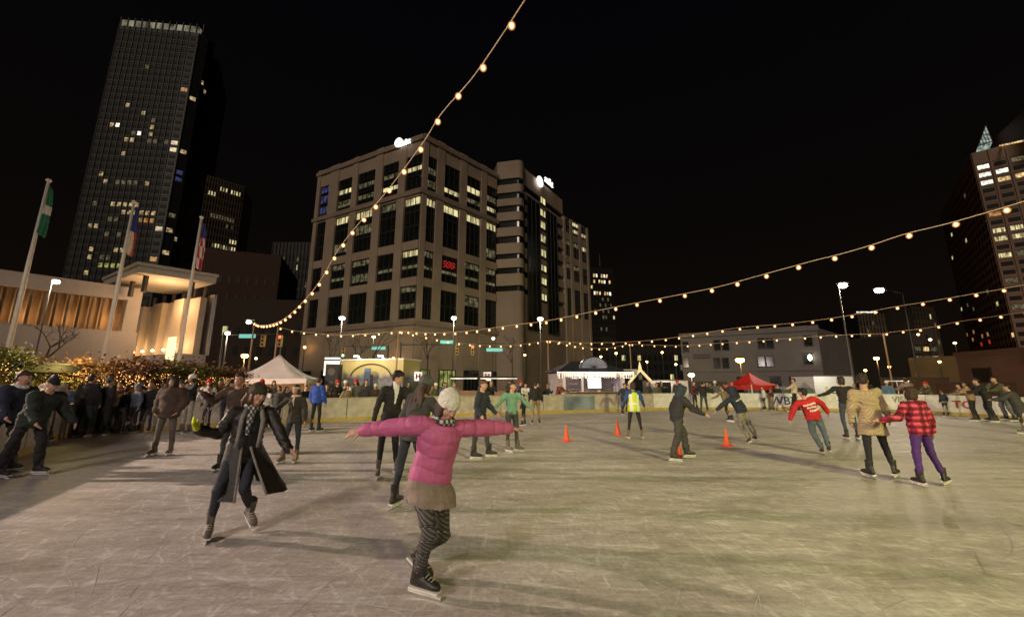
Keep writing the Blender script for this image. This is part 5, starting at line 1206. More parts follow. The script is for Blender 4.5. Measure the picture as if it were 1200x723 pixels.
        def jpost(me, wp=wp, quilt=quilt, T=T.copy(), pv=pv.copy(), J=dict(J), s=s, oc=open_front, R=R.copy(), Fw=Fw.copy()):
            if quilt:
                n = len(me.vertices); co = np.empty(n*3); me.vertices.foreach_get('co', co); co = co.reshape(-1,3)
                no = np.empty(n*3); me.vertex_normals.foreach_get('vector', no); no = no.reshape(-1,3)
                Tn = np.array(T); base = (co - np.array(pv)) @ Tn
                # along the sleeve for what lies nearer an arm than the trunk
                u = base.copy(); best = np.full(n, .155 * s + .02)
                dtr = np.linalg.norm((co - np.array(pv)) - np.outer(base, Tn), axis=1)
                for q in 'lr':
                    off = 0
                    for k1, k2 in (('sh','el'),('el','wr')):
                        a = np.array(J[q+k1]); c = np.array(J[q+k2]); d = c - a; Ld = np.linalg.norm(d); d /= Ld
                        t = np.clip((co - a) @ d, 0, Ld); r = np.linalg.norm(co - a - np.outer(t, d), axis=1)
                        m = (r < .11 * s) & (dtr > .185 * s); u[m] = (t[m] + off); off += Ld
                wob = .012 * np.sin(co[:,0]*23 + co[:,2]*5) + .008*np.sin(co[:,1]*31+1)
                ph = np.abs(np.sin(np.pi * (u + wob) / .105)); h = np.power(ph, .45) - .75
                co += no * (h * .0105)[:,None]; me.vertices.foreach_set('co', co.ravel()); me.update()
            wp(me)
            if oc:
                n = len(me.polygons); c = np.empty(n*3); me.polygons.foreach_get('center', c); c = c.reshape(-1, 3)
                rel = c - np.array(pv); x = rel @ np.array(R); y = rel @ np.array(Fw); t = rel @ np.array(T)
                width, lo = oc
                m = (np.abs(x) < width * s * np.clip((t / s - lo) / .3, 0.25, 1)) & (y > .02) & (t > lo * s)
                me.polygons.foreach_set('material_index', m.astype(np.int32))
        if open_front: o.data.materials.append(opencoat)
        remesh_later(o, vx * 1.1, 4, jpost)
    # ---- trousers
    if pants:
        b = MB(); pv = J['pelvis']; wd = wide * s
        b.loft([(pv - T*.10*s, R*.12*s, Fw*.09*s), (pv - T*.02*s, R*(.158*s+wd*.3), Fw*(.112*s+wd*.3)), (pv + T*.07*s, R*.148*s, Fw*.108*s), (pv + T*.12*s, R*.135*s, Fw*.10*s)], 16)
        for q in 'lr':
            b.cap(J[q+'hip'], J[q+'kn'], .088*s+wd*.5, .060*s+wd, 12)
            end = J[q+'kn'].lerp(J[q+'an'], .84 if shoes == 'skate' and wide < .012 else .93)
            b.cap(J[q+'kn'], end, .060*s+wd, .042*s+wd*1.1, 12)
        o = b.build('trousers', [pants], root); remesh_later(o, vx * 1.1, 4, wrinkle((.004 + wide*.35) * s, (16,16,26), seed=NP[0]+99))
    # ---- footwear
    for q in 'lr':
        kk = boot
        if shoes == 'skate':
            add_skate(root, J[q+'an'], J[q+'fd'], J[q+'up'], s, kk, dist < 9)
        else:
            b = MB(); Mx = Matrix((J[q+'fd'].cross(J[q+'up']), J[q+'fd'], J[q+'up'])).transposed().to_4x4(); Mx.translation = J[q+'an']
            b.loft([(Mx @ (Vector(c)*s), Mx.to_3x3() @ Vector((a*s,0,0)), Mx.to_3x3() @ Vector((0,0,h*s))) for c, a, h in (((0,-.07,-.06),.025,.03),((0,-.03,-.05),.038,.045),((0,.06,-.06),.042,.036),((0,.14,-.07),.042,.028),((0,.18,-.075),.02,.016))], 10)
            b.cap(Mx @ Vector((0,0,.03*s)), Mx @ Vector((0,-.01*s,-.04*s)), .045*s, .042*s, 10)
            b.build('shoe', [M_BOOT], root, True)
    # ---- gloves
    if glove:
        for q in (glove[1] if len(glove) > 1 else 'lr'):
            b = MB(); hand(b, J, q, s, True, .006); b.cap(J[q+'wr'] - (J[q+'hd']-J[q+'wr']).normalized()*.03*s, J[q+'wr'] + (J[q+'hd']-J[q+'wr'])*.2, .034*s, .034*s)
            o = b.build('glove', [glove[0]], root); remesh_later(o, min(vx, .012), 2)
    # ---- hair
    hm = lambda p: HM @ (Vector(p) * s)
    if hstyle:
        b = MB(); e = lambda c, r: b.ell(Vector(c)*s, r[0]*s, r[1]*s, r[2]*s, HM, 14, 9)
        if hstyle in ('short', 'bob', 'long', 'curly'):
            if hat in ('beanie', 'cap', 'brim'): e((0,-.030,.020),(.080,.082,.060)); e((0,-.045,-.01),(.080,.062,.060))
            else: e((0,-.022,.055),(.084,.094,.082)); e((0,-.045,.0),(.082,.070,.085)); e((0,.045,.088),(.060,.045,.032))
            if hstyle == 'short': e((0,-.055,-.03),(.066,.045,.05))
        if hstyle in ('bob', 'long'):
            e((0,-.05,-.05),(.088,.060,.09)); e((.068,.0,-.04),(.022,.050,.09)); e((-.068,.0,-.04),(.022,.050,.09))
        if hstyle == 'long':
            bk_ = J['neck'] - Fw * .10 * s - T*.05*s
            for dx in (-.06,-.02,.02,.06):
                b.tube([hm((dx,-.05,.0)), hm((dx*1.2,-.085,-.09)), bk_ + R*dx*1.3*s, bk_ + R*dx*1.4*s - T*.12*s - Fw*.015*s], [.045*s,.045*s,.038*s,.016*s], 8)
        if hstyle == 'curly':
            r_ = random.Random(NP[0])
            for _ in range(16):
                a = r_.uniform(0, 6.28); z = r_.uniform(-.08, .1); e((.08*math.cos(a), -.03 + .075*math.sin(a) if math.sin(a) < .3 else -.01, z), (.032,.032,.034))
        if hat or hood == 'up':
            pass
        o = b.build('hair', [hairmat(hair)], root); remesh_later(o, min(vx, .014) if dist < 12 else vx, 2, wrinkle(.006*s, (60,60,14), seed=NP[0]+7, ridge=False))
    # ---- headwear
    if hat == 'beanie':
        b = MB(); X, Y, Z = (HM.to_3x3() @ Vector(v) for v in ((1,0,0),(0,1,0),(0,0,1)))
        rg = []
        for z, a, d_, yo in ((.005,.088,.106,-.012),(.012,.093,.111,-.012),(.045,.093,.111,-.014),(.052,.088,.106,-.014),(.085,.085,.100,-.018),(.115,.070,.082,-.025),(.138,.045,.055,-.030),(.150,.015,.02,-.032)):
            rg.append((hm((0,yo,z)), X*a*1.05*s, Y*d_*1.05*s))
        b.loft(rg, 20); o = b.build('knit_hat', [hatm], root); remesh_later(o, min(vx, .012), 3, wrinkle(.004*s, (40,40,40), seed=3))
    elif hat in ('cap', 'brim'):
        b = MB(); X, Y, Z = (HM.to_3x3() @ Vector(v) for v in ((1,0,0),(0,1,0),(0,0,1)))
        b.loft([(hm((0,-.012,z)), X*a*s, Y*d_*s) for z, a, d_ in ((.035,.086,.103),(.07,.084,.100),(.11,.066,.078),(.132,.030,.036))], 16)
        if hat == 'cap': b.loft([(hm((0,.07,.042)), X*.075*s, Z*.012*s), (hm((0,.13,.036)), X*.065*s, Z*.008*s), (hm((0,.165,.028)), X*.035*s, Z*.005*s)], 12)
        else: b.loft([(hm((0,-.01,.03)), X*.14*s, Y*.155*s), (hm((0,-.01,.042)), X*.135*s, Y*.15*s)], 20)
        o = b.build('cap', [hatm], root); remesh_later(o, min(vx, .012), 3)
    elif hat == 'headband':
        b = MB(); X, Y, Z = (HM.to_3x3() @ Vector(v) for v in ((1,0,0),(0,1,0),(0,0,1)))
        b.loft([(hm((0,-.01,z)), X*a*s, Y*a*1.2*s) for z, a in ((.018,.084),(.024,.090),(.065,.089),(.072,.083))], 18)
        b.build('headband', [hatm], root, True)
    if hood == 'up':
        b = MB(); X, Y, Z = (HM.to_3x3() @ Vector(v) for v in ((1,0,0),(0,1,0),(0,0,1)))
        b.ell(Vector((0,-.035,.02))*s, .105*s, .105*s, .125*s, HM, 14, 10); b.cap(hm((0,-.05,-.05)), J['neck'] - Fw*.03*s, .095*s, .11*s, 14)
        pts = [hm((.083*math.cos(t), .055, .015 + .108*math.sin(t))) for t in [math.radians(a_) for a_ in range(-60, 241, 20)]]
        b.tube(pts, .022*s, 8)
        o = b.build('hood', [hatm or top], root); remesh_later(o, min(vx, .016), 3)
    elif hood == 'down':
        b = MB(); n0 = J['neck']
        b.tube([n0 + R*.10*s + Fw*.02*s, n0 + R*.10*s - Fw*.05*s - T*.01*s, n0 - Fw*.11*s - T*.03*s, n0 - R*.10*s - Fw*.05*s - T*.01*s, n0 - R*.10*s + Fw*.02*s], [.025*s,.042*s,.055*s,.042*s,.025*s], 10)
        o = b.build('hood', [top], root); remesh_later(o, vx, 4, wrinkle(.008*s, seed=5))
    if scarf:
        b = MB(); n0 = J['neck'] + T*.02*s; pts = [n0 + (R*math.cos(t)*.085 + Fw*math.sin(t)*.085)*s for t in [i*math.pi/6 for i in range(13)]]
        b.tube(pts, .030*s, 8)
        if scarf[1]:
            b.tube([n0 + Fw*.09*s, n0 + Fw*.135*s - T*.10*s + R*.03*s, n0 + Fw*.15*s - T*.30*s + R*.02*s], [.03*s,.032*s,.028*s], 8)
        o = b.build('scarf', [scarf[0]], root); remesh_later(o, min(vx,.014), 2, wrinkle(.008*s, (30,30,30), seed=6))
    if skirt:
        b = MB(); cd = ((J['rkn']-J['rhip']) + (J['lkn']-J['lhip'])).normalized() * .8 - up0 * .2
        b.loft([(J['pelvis'] + cd*t*s, R*a*s, Fw*(a-.03)*s) for t, a in ((skirt[1],.225),(skirt[1]*.5,.212),(0,.195),(-.06,.16))], 18)
        o = b.build('skirt', [skirt[0]], root); remesh_later(o, vx, 4, wrinkle(.008*s, seed=8))
    return root, J, HM, s, dict(R=R, Fw=Fw, T=T)
def finish_people():
    finish_queue()
    for o, kind in PENDING_SHARE: o.data = SK[kind][0].data
# ================================================================ THE PEOPLE OF THE PHOTOGRAPH
def Hof(px, hy, fy, k=1.0):
    p = G(px, fy); z = AT(px, hy, p.y).z
    return max(1.0, (z - .08) / k)
K_ = lambda *a, **k: cloth(*a, **k)
blk = K_('black', (.018,.017,.018)); navy = K_('navy', (.022,.028,.05)); jean = K_('jeans', (.05,.06,.09)); jeand = K_('dark_jeans', (.025,.03,.045))
grey = K_('grey', (.14,.13,.125)); greyl = K_('grey_light', (.30,.28,.26)); brown = K_('brown', (.07,.045,.032)); brownd = K_('dark_brown', (.038,.026,.020)); tan = K_('tan', (.34,.22,.13)); beige = K_('beige', (.45,.37,.28))
white = K_('white', (.72,.70,.66)); cream = K_('cream', (.66,.55,.43)); olive = K_('olive', (.09,.085,.05)); blue = K_('blue', (.02,.07,.36)); green = K_('green', (.16,.33,.25)); char = K_('charcoal', (.05,.048,.05))
red = K_('red', (.50,.015,.02)); pinkc = K_('pink_down', (.50,.11,.27), rough=.62, bump=.25, bscale=90, var=.1); purple = K_('purple', (.075,.025,.16)); maroon = K_('maroon', (.12,.03,.04)); khaki = K_('khaki', (.28,.21,.13))
skyb = K_('sky_blue', (.10,.18,.32)); pgrey = K_('pink_grey', (.26,.18,.18))
def pattern_mat(name, fn):
    m = bpy.data.materials.new(name); m.use_nodes = True; n = m.node_tree.nodes; l = m.node_tree.links; b = n['Principled BSDF']; b.inputs['Roughness'].default_value = .9
    t = n.new('ShaderNodeTexCoord'); sp = n.new('ShaderNodeSeparateXYZ'); l.new(t.outputs['Object'], sp.inputs[0])
    def op(o_, x, y=None):
        q = n.new('ShaderNodeMath'); q.operation = o_
        for i, v_ in enumerate((x, y)):
            if v_ is None: continue
            if isinstance(v_, (int, float)): q.inputs[i].default_value = v_
            else: l.new(v_, q.inputs[i])
        return q.outputs[0]
    def mix(f, a, c):
        q = n.new('ShaderNodeMix'); q.data_type = 'RGBA'
        l.new(f, q.inputs[0])
        for i, v_ in ((6, a), (7, c)):
            if isinstance(v_, tuple): q.inputs[i].default_value = (*v_, 1)
            else: l.new(v_, q.inputs[i])
        return q.outputs[2]
    l.new(fn(sp.outputs, op, mix), b.inputs['Base Color']); return m
def plaid(xyz, op, mix):
    u = op('ADD', xyz[0], op('MULTIPLY', xyz[1], .55))
    fx = op('LESS_THAN', op('FRACT', op('MULTIPLY', u, 9.5)), .42); fz = op('LESS_THAN', op('FRACT', op('MULTIPLY', xyz[2], 10.5)), .42)
    both = op('MULTIPLY', fx, fz); one = op('MAXIMUM', fx, fz)
    c = mix(one, (.13,.008,.020), (.36,.012,.045)); c = mix(both, c, (.62,.10,.14))
    lx = op('LESS_THAN', op('ABSOLUTE', op('SUBTRACT', op('FRACT', op('MULTIPLY', u, 9.5)), .71)), .055); lz = op('LESS_THAN', op('ABSOLUTE', op('SUBTRACT', op('FRACT', op('MULTIPLY', xyz[2], 10.5)), .71)), .055)
    return mix(op('MAXIMUM', lx, lz), c, (.035,.006,.012))
M_PLAID = pattern_mat('plaid_flannel', plaid)
def chevron(xyz, op, mix):
    zz = op('ABSOLUTE', op('SUBTRACT', op('FRACT', op('MULTIPLY', op('ADD', xyz[0], op('MULTIPLY', xyz[1], .4)), 5.5)), .5))
    k = op('FRACT', op('MULTIPLY', op('ADD', xyz[2], op('MULTIPLY', zz, .30)), 8.5))
    a = op('LESS_THAN', k, .34); b_ = op('LESS_THAN', op('ABSOLUTE', op('SUBTRACT', k, .66)), .08)
    c = mix(a, (.46,.36,.23), (.36,.27,.165)); return mix(b_, c, (.28,.20,.115))
M_CHEV = pattern_mat('chevron_knit', chevron)
def legging(xyz, op, mix):
    a = op('SINE', op('MULTIPLY', op('ADD', xyz[0], op('SINE', op('MULTIPLY', xyz[2], 30))), 70)); b_ = op('SINE', op('MULTIPLY', op('ADD', xyz[2], op('MULTIPLY', xyz[0], .7)), 95))
    k = op('GREATER_THAN', op('MULTIPLY', a, b_), .55)
    return mix(k, (.035,.032,.032), (.30,.29,.29))
M_LEG = pattern_mat('patterned_leggings', legging)
def scarfp(xyz, op, mix):
    a = op('SINE', op('MULTIPLY', op('ADD', xyz[0], xyz[1]), 110)); b_ = op('SINE', op('MULTIPLY', xyz[2], 90))
    return mix(op('GREATER_THAN', op('MULTIPLY', a, b_), .12), (.05,.05,.055), (.48,.46,.45))
M_SCF = pattern_mat('patterned_scarf', scarfp)
knit = K_('white_knit', (.80,.77,.72), bump=.9, bscale=70); knitg = K_('grey_knit', (.10,.105,.11), bump=.9, bscale=70)
NEON = K_('neon_yellow', (.70,.85,.02), bump=.1)
# 1 -- girl in the pink down jacket
person('young skater in pink quilted jacket and white knit hat with both arms spread', G(488,702), 1.66, 150,
       dict(lean=(.23,-.10,1), ra=((-1,.10,-.08),(-1,.10,-.12),(-1,0,-.2)), la=((1,.72,-.06),(1,.75,-.10),(1,.6,-.1)),
            rl=((.42,-.66,-1),(-.32,.46,-1),112,2), ll=((.16,-.22,-1),(-.80,.80,-.72),115,32)), world=True, head=140, hpitch=30, htilt=-6,
       hair='brown', hstyle='bob', hat='beanie', hatm=knit, top=pinkc, bulk=.031, hem=.10, quilt=True, pants=M_LEG, wide=.004, boot='black', feet='r', wr=.004, scarf=(M_SCF, 0),
       skirt=(K_('taupe', (.26,.20,.17)), .17), collar=True, near=.0065)
# 2 -- the one right behind her
person('skater in dark coat and grey knit hat half hidden behind the pink jacket', G(476,598), 1.70, 25,
       dict(lean=(.26,.10,1), ra=((.5,.2,-1),(.2,.6,-.8)), la=((-.45,-.2,-1),(-.1,.2,-1)), rl=((.16,.3,-1),(.05,-.35,-1)), ll=((-.15,-.05,-1),(-.10,-.35,-1))), world=True, head=55, hpitch=12, hair='brown', hstyle='long', hat='beanie', hatm=knitg,
       top=char, bulk=.02, hem=.16, pants=jeand, boot='black')
# 3 -- suit
r3 = person('young man in black suit jacket and white shirt looking down to his side', G(453,560), 1.80, 150,
       dict(lean=(.12,-.06,1), ra=((-.35,-.1,-1),(-.12,-.25,-1)), la=((.4,-.1,-1),(.1,-.5,-1)), rl=((-.08,-.12,-1),(-.10,.10,-1),165), ll=((.10,-.28,-1),(.0,.30,-1),150)), world=True, head=110, hpitch=22, hair='black', hstyle='curly',
       top=blk, bulk=.004, hem=.16, pants=blk, boot='grey', wr=.006, open_front=(.055,.22), opencoat=white, collar=True)
# 4 -- coat and yellow glove
r4 = person('woman in long dark open coat, olive hat and one bright yellow glove', G(244,633), 1.65, 140,
       dict(lean=(.16,-.05,1), ra=((-.55,-.1,-1),(-.25,-.9,.30),(-.1,-.6,.7)), la=((.62,-.12,-.85),(.62,-.22,-.72),(.7,-.1,-.5)),
            rl=((.05,-.55,-1),(-.40,.42,-1),150,8), ll=((.30,-.62,-1),(-.22,.70,-.72),125,28)), world=True, head=118, hpitch=6, htilt=-8,
       hair='auburn', hstyle='long', hat='beanie', hatm=K_('fur_olive', (.07,.058,.03), bump=1, bscale=90), top=K_('dark_down', (.022,.017,.016), rough=.5), bulk=.02, hem=.14, pants=jeand, boot='grey', feet='r',
       scarf=(M_SCF, 1), glove=(NEON, 'r'), open_front=(.085,.05), opencoat=K_('blue_black', (.03,.035,.05)), near=.0075)
root4, J4, HM4, s4, X4 = r4
# the coat's skirts blow apart: two leaves of cloth with thickness
def coat_leaf(side, dirx, diry, L, w0, w1):
    b = MB(); pv = J4['pelvis'] + X4['T']*.08; n_ = 9; m_ = 10; R, Fw = X4['R'], X4['Fw']; grid = []
    for i in range(n_):
        t = i / (n_-1); row = []
        for k in range(m_):
            u = k / (m_-1); ang = (side * (14 + 160 * u)) * math.pi/180   # from the front round to the back
            rad = (.168 + .07*t) ; c = pv + Vector((dirx, diry, -1)).normalized() * L * t
            p = c + (Fw * math.cos(ang) * (.85) + R * math.sin(ang)) * rad * (1 + w1 * t * (.35+.65*math.sin(u*3.14))) + Vector((dirx,diry,0))*t*t*w0
            p += (R*math.sin(ang)+Fw*math.cos(ang)) * .018*t*math.sin(k*1.9+i*.4)
            row.append(p)
        grid.append(row)
    vs = [p for r in grid for p in r]; cen = pv
    vi = [p + (Vector((cen.x,cen.y,p.z)) - p).normalized()*.014 for p in vs]
    fs = [(i*m_+k, i*m_+k+1, (i+1)*m_+k+1, (i+1)*m_+k) for i in range(n_-1) for k in range(m_-1)]; N = len(vs)
    b.mi(0).add(vs, fs); b.mi(1).add(vi, [tuple(reversed(f)) for f in fs])
    ed = [(i*m_) for i in range(n_)]; e2 = [(i*m_+m_-1) for i in range(n_)]; bt = [(n_-1)*m_+k for k in range(m_)]
    b.mi(2)
    for ring in (ed, e2, bt):
        o_ = len(b.v); b.add([vs[q] for q in ring] + [vi[q] for q in ring], [(q, q+1, q+1+len(ring), q+len(ring)) for q in range(len(ring)-1)])
    b.mi(2).tube([p + Vector((0,0,0)) for p in (vs[q] for q in ed)], .013, 6)
    b.build('coat_tail', [MATS['cloth_dark_down'], K_('coat_lining', (.06,.055,.055)), K_('grey_trim', (.24,.225,.21))], root4, True)
coat_leaf(1, .02, -.02, .54, .0, .02); coat_leaf(-1, .30, .06, .50, .10, .28)
for sg in (-1, 1):
    b = MB(); nk = J4['neck']; R, Fw, T = X4['R'], X4['Fw'], X4['T']
    b.tube([nk + R*.07*sg + Fw*.06, nk + R*.10*sg + Fw*.13 - T*.10, nk + R*.10*sg + Fw*.165 - T*.26, J4['pelvis'] + R*.10*sg + Fw*.165 + T*.08], [.026,.024,.020,.018], 8)
    b.build('coat_trim', [K_('grey_trim', (.24,.225,.21))], root4, True)
# the rest: label, px, head y, foot y, ...
def P(label, px, hy, fy, **k):
    H = k.pop('H', None) or Hof(px, hy, fy, k.pop('k', 1.0))
    k.pop('k', None)
    H = min(1.92, H)
    return person(label, G(px, fy), H, **k)
P('woman with cream headband, dark cardigan and jeans skating toward the camera', 339, 449, 543, face=178, pose=dict(lean=(-.02,-.03,1), ra=((-.75,-.2,-.8),(-.7,.1,-.7)), la=((.3,0,-1),(.15,-.25,-1)), rl=((-.10,-.12,-1),(-.08,.08,-1)), ll=((.10,-.02,-1),(.0,.05,-1))), world=True, hair='brown', hstyle='bob', hat='headband', hatm=cream, top=K_('dark_olive', (.045,.038,.028)), hem=.14, pants=jeand, boot='tan', scarf=(cream, 0), open_front=(.05,.3), opencoat=cream)
P('tall man in bright blue jacket and black trousers seen from behind', 368, 441, 507, face=15, pose=P_STAND, hair='brown', top=blue, bulk=.03, hem=.12, pants=blk, boot='black')
P('person in white top lifting a camera to the face in front of the tent', 308, 452, 503, face=180, pose=P_PHONE, hair='dark', top=white, hem=.08, pants=blk, bulk=.01)
P('person in dark hooded coat beside the one in white top', 323, 451, 500, face=185, pose=P_POCK, hair='black', hstyle='bob', top=char, bulk=.03, hem=.22, pants=blk)
P('stout skater in brown hooded coat and grey trousers with hands in pockets', 190, 440, 534, face=170, pose=P_POCK, hair='dark', hood='up', hatm=brownd, top=brown, bulk=.055, hem=.20, pants=K_('grey_brown', (.13,.115,.10)), boot='grey', wide=.006)
P('man in brown coat with raised arms behind the woman in the long coat', 268, 436, 552, face=170, pose=dict(ra=((.6,.3,-.6),(.3,.6,.5)), rl=((.10,.04,-1),(.05,-.06,-1))), hair='brown', top=brown, bulk=.03, hem=.2, pants=char)
P('skater in black jacket with brown collar leaning at the boards', 253, 444, 512, face=60, pose=P_RAIL, hair='dark', hood='down', top=navy, bulk=.025, hem=.12, pants=char)
P('skater in white knit hat and pale grey trousers by the left boards', 217, 438, 509, face=200, pose=P_PHONE, hair='brown', hstyle='bob', hat='beanie', hatm=knit, top=blk, bulk=.02, hem=.10, pants=K_('pale_grey', (.36,.32,.26)), boot='grey', wide=.006)
P('slim skater with dark jacket and violet grey trousers at the boards', 240, 450, 505, face=190, pose=P_STAND, hair='dark', hstyle='short', top=char, bulk=.015, hem=.12, pants=K_('violet_grey', (.10,.085,.12)))
P('man in black padded jacket standing nearest the green advert', 93, 438, 513, face=-10, pose=P_STAND, hair='black', hood='down', top=blk, bulk=.045, hem=.15, pants=jeand, wide=.012)
P('man in black coat with grey cap, second at the left boards', 116, 441, 511, face=10, pose=P_POCK, hair='dark', hat='beanie', hatm=knitg, top=K_('black2', (.022,.022,.024)), bulk=.04, hem=.14, pants=blk, wide=.012)
P('shorter boy in black anorak, third at the left boards', 136, 451, 509, face=-20, pose=P_RAIL, hair='black', top=blk, bulk=.03, hem=.12, pants=char, wide=.01)
P('child with pale blue hat and jacket front among the dark coats', 153, 449, 508, face=190, pose=P_STAND, hair='brown', hat='beanie', hatm=skyb, top=K_('slate', (.09,.11,.16)), bulk=.02, hem=.1, pants=blk)
P('long haired blonde woman in black jacket among the dark coats', 168, 447, 507, face=160, pose=P_STAND, hair='blond', hstyle='long', top=blk, bulk=.02, hem=.12, pants=jeand)
P('skater in beige hooded jacket holding on to the near left boards', 45, 436, 520, face=-40, pose=P_RAIL, hair='brown', top=beige, bulk=.03, hem=.14, pants=K_('dark_red_grey', (.07,.045,.045)), hood='down')
LEANR = dict(lean=(.50,-.05,1), ra=((.35,-.25,-1),(.6,-.2,-.6)), la=((.25,.2,-1),(.5,.2,-.7)), rl=((-.15,-.15,-1),(-.35,.1,-1),95,6), ll=((.25,.1,-1),(-.15,.15,-1),88,0))
P('bending skater in dark green jacket and black cap at the left edge', 20, 458, 560, H=1.74, face=100, pose=LEANR, world=True, head=110, hpitch=18, hair='black', hat='cap', hatm=blk, top=K_('dark_green', (.022,.032,.028)), bulk=.045, hem=.14, pants=blk, wide=.02)
P('man in navy jacket with white collar, skating at the very left edge', -12, 448, 556, H=1.82, face=95, pose=dict(LEANR, lean=(.28,0,1)), world=True, head=80, hpitch=8, hair='brown', top=navy, bulk=.04, hem=.14, pants=blk, wide=.02, scarf=(white, 0))
P('teenager in mint green sweater with arms held out from his sides', 600, 446, 530, face=165, pose=dict(lean=(.02,-.04,1), ra=((-.55,-.2,-.8),(-.5,-.4,-.4)), la=((.6,-.1,-.75),(.75,-.2,-.6)), rl=((-.02,-.15,-1),(-.05,.08,-1),140), ll=((.10,-.1,-1),(.02,.1,-1),120)), world=True, head=120, hair='brown', top=green, bulk=.006, hem=.08, pants=char, wide=.006, boot='grey')
P('man in navy jacket and dark trousers with auburn hair, gliding right', 563, 446, 538, face=110, k=.96, pose=dict(lean=(.10,-.05,1), ra=((-.2,-.3,-1),(.5,-.5,-.8)), la=((.3,.1,-1),(.7,-.2,-.7)), rl=((-.12,-.15,-1),(-.15,.1,-1),100), ll=((.28,0,-1),(.1,.1,-1),95)), world=True, head=130, hpitch=15, hair='auburn', top=navy, bulk=.02, hem=.12, pants=char, wide=.006)
P('skater in black top and tan trousers near the centre boards', 628, 446, 498, face=5, pose=P_STAND, hair='black', top=blk, bulk=.015, hem=.10, pants=khaki, wide=.012)
P('child in dark coat just behind the mint green sweater', 614, 460, 499, face=-60, pose=P_STAND, hair='black', top=blk, bulk=.02, pants=blk)
def vest(xyz, op, mix):
    hor = op('LESS_THAN', op('ABSOLUTE', op('SUBTRACT', xyz[2], 1.02)), .03)
    v = op('LESS_THAN', op('ABSOLUTE', op('SUBTRACT', op('ABSOLUTE', xyz[0]), .10)), .035)
    return mix(op('MAXIMUM', hor, v), (.60,.78,.03), (.85,.85,.80))
rv = P('rink marshal in yellow reflective vest over blue shirt standing with back turned', 745, 446, 515, face=5, pose=dict(P_STAND, rl=((.16,.02,-1),(.14,-.02,-1)), ra=((.35,-.1,-1),(.3,.5,-.7))), hair='brown', hstyle='bob', top=K_('royal_blue', (.03,.07,.22)), bulk=.012, hem=.05, pants=blk, boot='tan')
root_, J_, HM_, s_, X_ = rv
b = MB(); pv = J_['pelvis']
b.loft([(pv + X_['T']*t*s_, X_['R']*a*s_, X_['Fw']*d_*s_) for t, a, d_ in ((-.16,.20,.155),(-.05,.19,.15),(.10,.175,.14),(.25,.178,.142),(.36,.185,.145),(.43,.165,.125),(.47,.12,.10))], 18)
b.build('safety_vest', [pattern_mat('vest_yellow', vest)], root_, True)
P('skater in dark jacket with small backpack passing in front of the kiosk', 729, 447, 486, face=150, pose=P_GLIDE, hair='dark', top=K_('dusk_blue', (.035,.05,.09)), bulk=.02, hem=.10, pants=blk, wide=.01)
P('skater in dark green coat left of the marshal', 737, 450, 484, face=180, pose=P_STAND, hair='dark', top=olive, bulk=.02, pants=blk)
P('man in black hooded sweatshirt stooping forward with one arm reaching out', 797, 459, 540, H=1.56, face=85, pose=dict(lean=(.27,-.05,1), ra=((.55,-.3,-.75),(.9,-.25,-.45)), la=((-.35,.2,-.9),(.25,.3,-.8)), rl=((-.12,-.15,-1),(-.42,.0,-1),100,4), ll=((.55,.0,-1),(.10,.1,-1),92)), world=True, head=95, hpitch=26, hair='dark', hood='up', hatm=K_('slate_hood', (.03,.045,.07)), top=K_('charcoal_hoodie', (.032,.032,.034)), bulk=.035, hem=.14, pants=K_('dark_grey_sweats', (.055,.052,.05)), wide=.024)
r8 = P('boy in navy hooded sweatshirt leaning left with one arm stretched out low', 886, 455, 521, H=1.52, face=-12, pose=dict(lean=(-.52,.05,1), la=((-.85,.05,-.62),(-.85,-.1,-.62)), ra=((.1,.15,-1),(.0,.2,-1)), ll=((.12,.3,-1),(.28,-.45,-.9),10,20), rl=((.32,.12,-1),(.38,-.05,-1),12,0)), world=True, head=-20, hpitch=15, hair='dark', hood='up', hatm=navy, top=navy, bulk=.03, hem=.10, pants=K_('stone_shorts', (.24,.22,.18)), wide=.022, feet='r')
r9 = P('boy in red sweatshirt with white lettering on the back skating away', 973, 456, 534, H=1.46, face=20, pose=dict(lean=(-.34,.05,1), la=((-.65,-.05,-.75),(-.35,.15,-1)), ra=((.85,-.05,-.55),(.55,.1,-1)), ll=((.18,.18,-1),(.30,-.25,-1),25,8), rl=((.34,.1,-1),(.16,-.10,-1),30,0)), world=True, head=-20, hair='black', top=red, bulk=.035, hem=.12, pants=K_('faded_jeans', (.10,.13,.17)), wide=.018, feet='r')
def strokes(r, rows, m, t0):
    """print on the back, too blurred in the photo to read: a row of short strokes"""
    root, J, HM, s, X = r; R, Fw, T = X['R'], X['Fw'], X['T']; b = MB(); r_ = random.Random(2)
    for i, (w_, h_) in enumerate(rows):
        x = -w_/2 + .02*i
        while x < w_/2 + .02*i:
            k = r_.uniform(.014,.030); c = J['pelvis'] + T*(t0 - i*.085 + r_.uniform(-.008,.008))*s - Fw*.168*s
            y0 = -h_/2*r_.uniform(.6,1); y1 = h_/2*r_.uniform(.6,1)
            q = [c + R*(x)*s + T*y0*s, c + R*(x+k)*s + T*y0*s, c + R*(x+k)*s + T*y1*s, c + R*(x+.004)*s + T*y1*s]
            b.add(q + [p + Fw*.035*s for p in q], [(0,1,2,3),(7,6,5,4),(0,4,5,1),(1,5,6,2),(2,6,7,3),(3,7,4,0)]); x += k + r_.uniform(.005,.010)
    b.build('printed_lettering', [m], root)
M_PRT = mat('white_print', (.85,.78,.72), .7, .05)
strokes(r9, [(.30,.055),(.22,.05),(.20,.06)], M_PRT, .35)
strokes(r8, [(.24,.035)], M_PRT, .34)
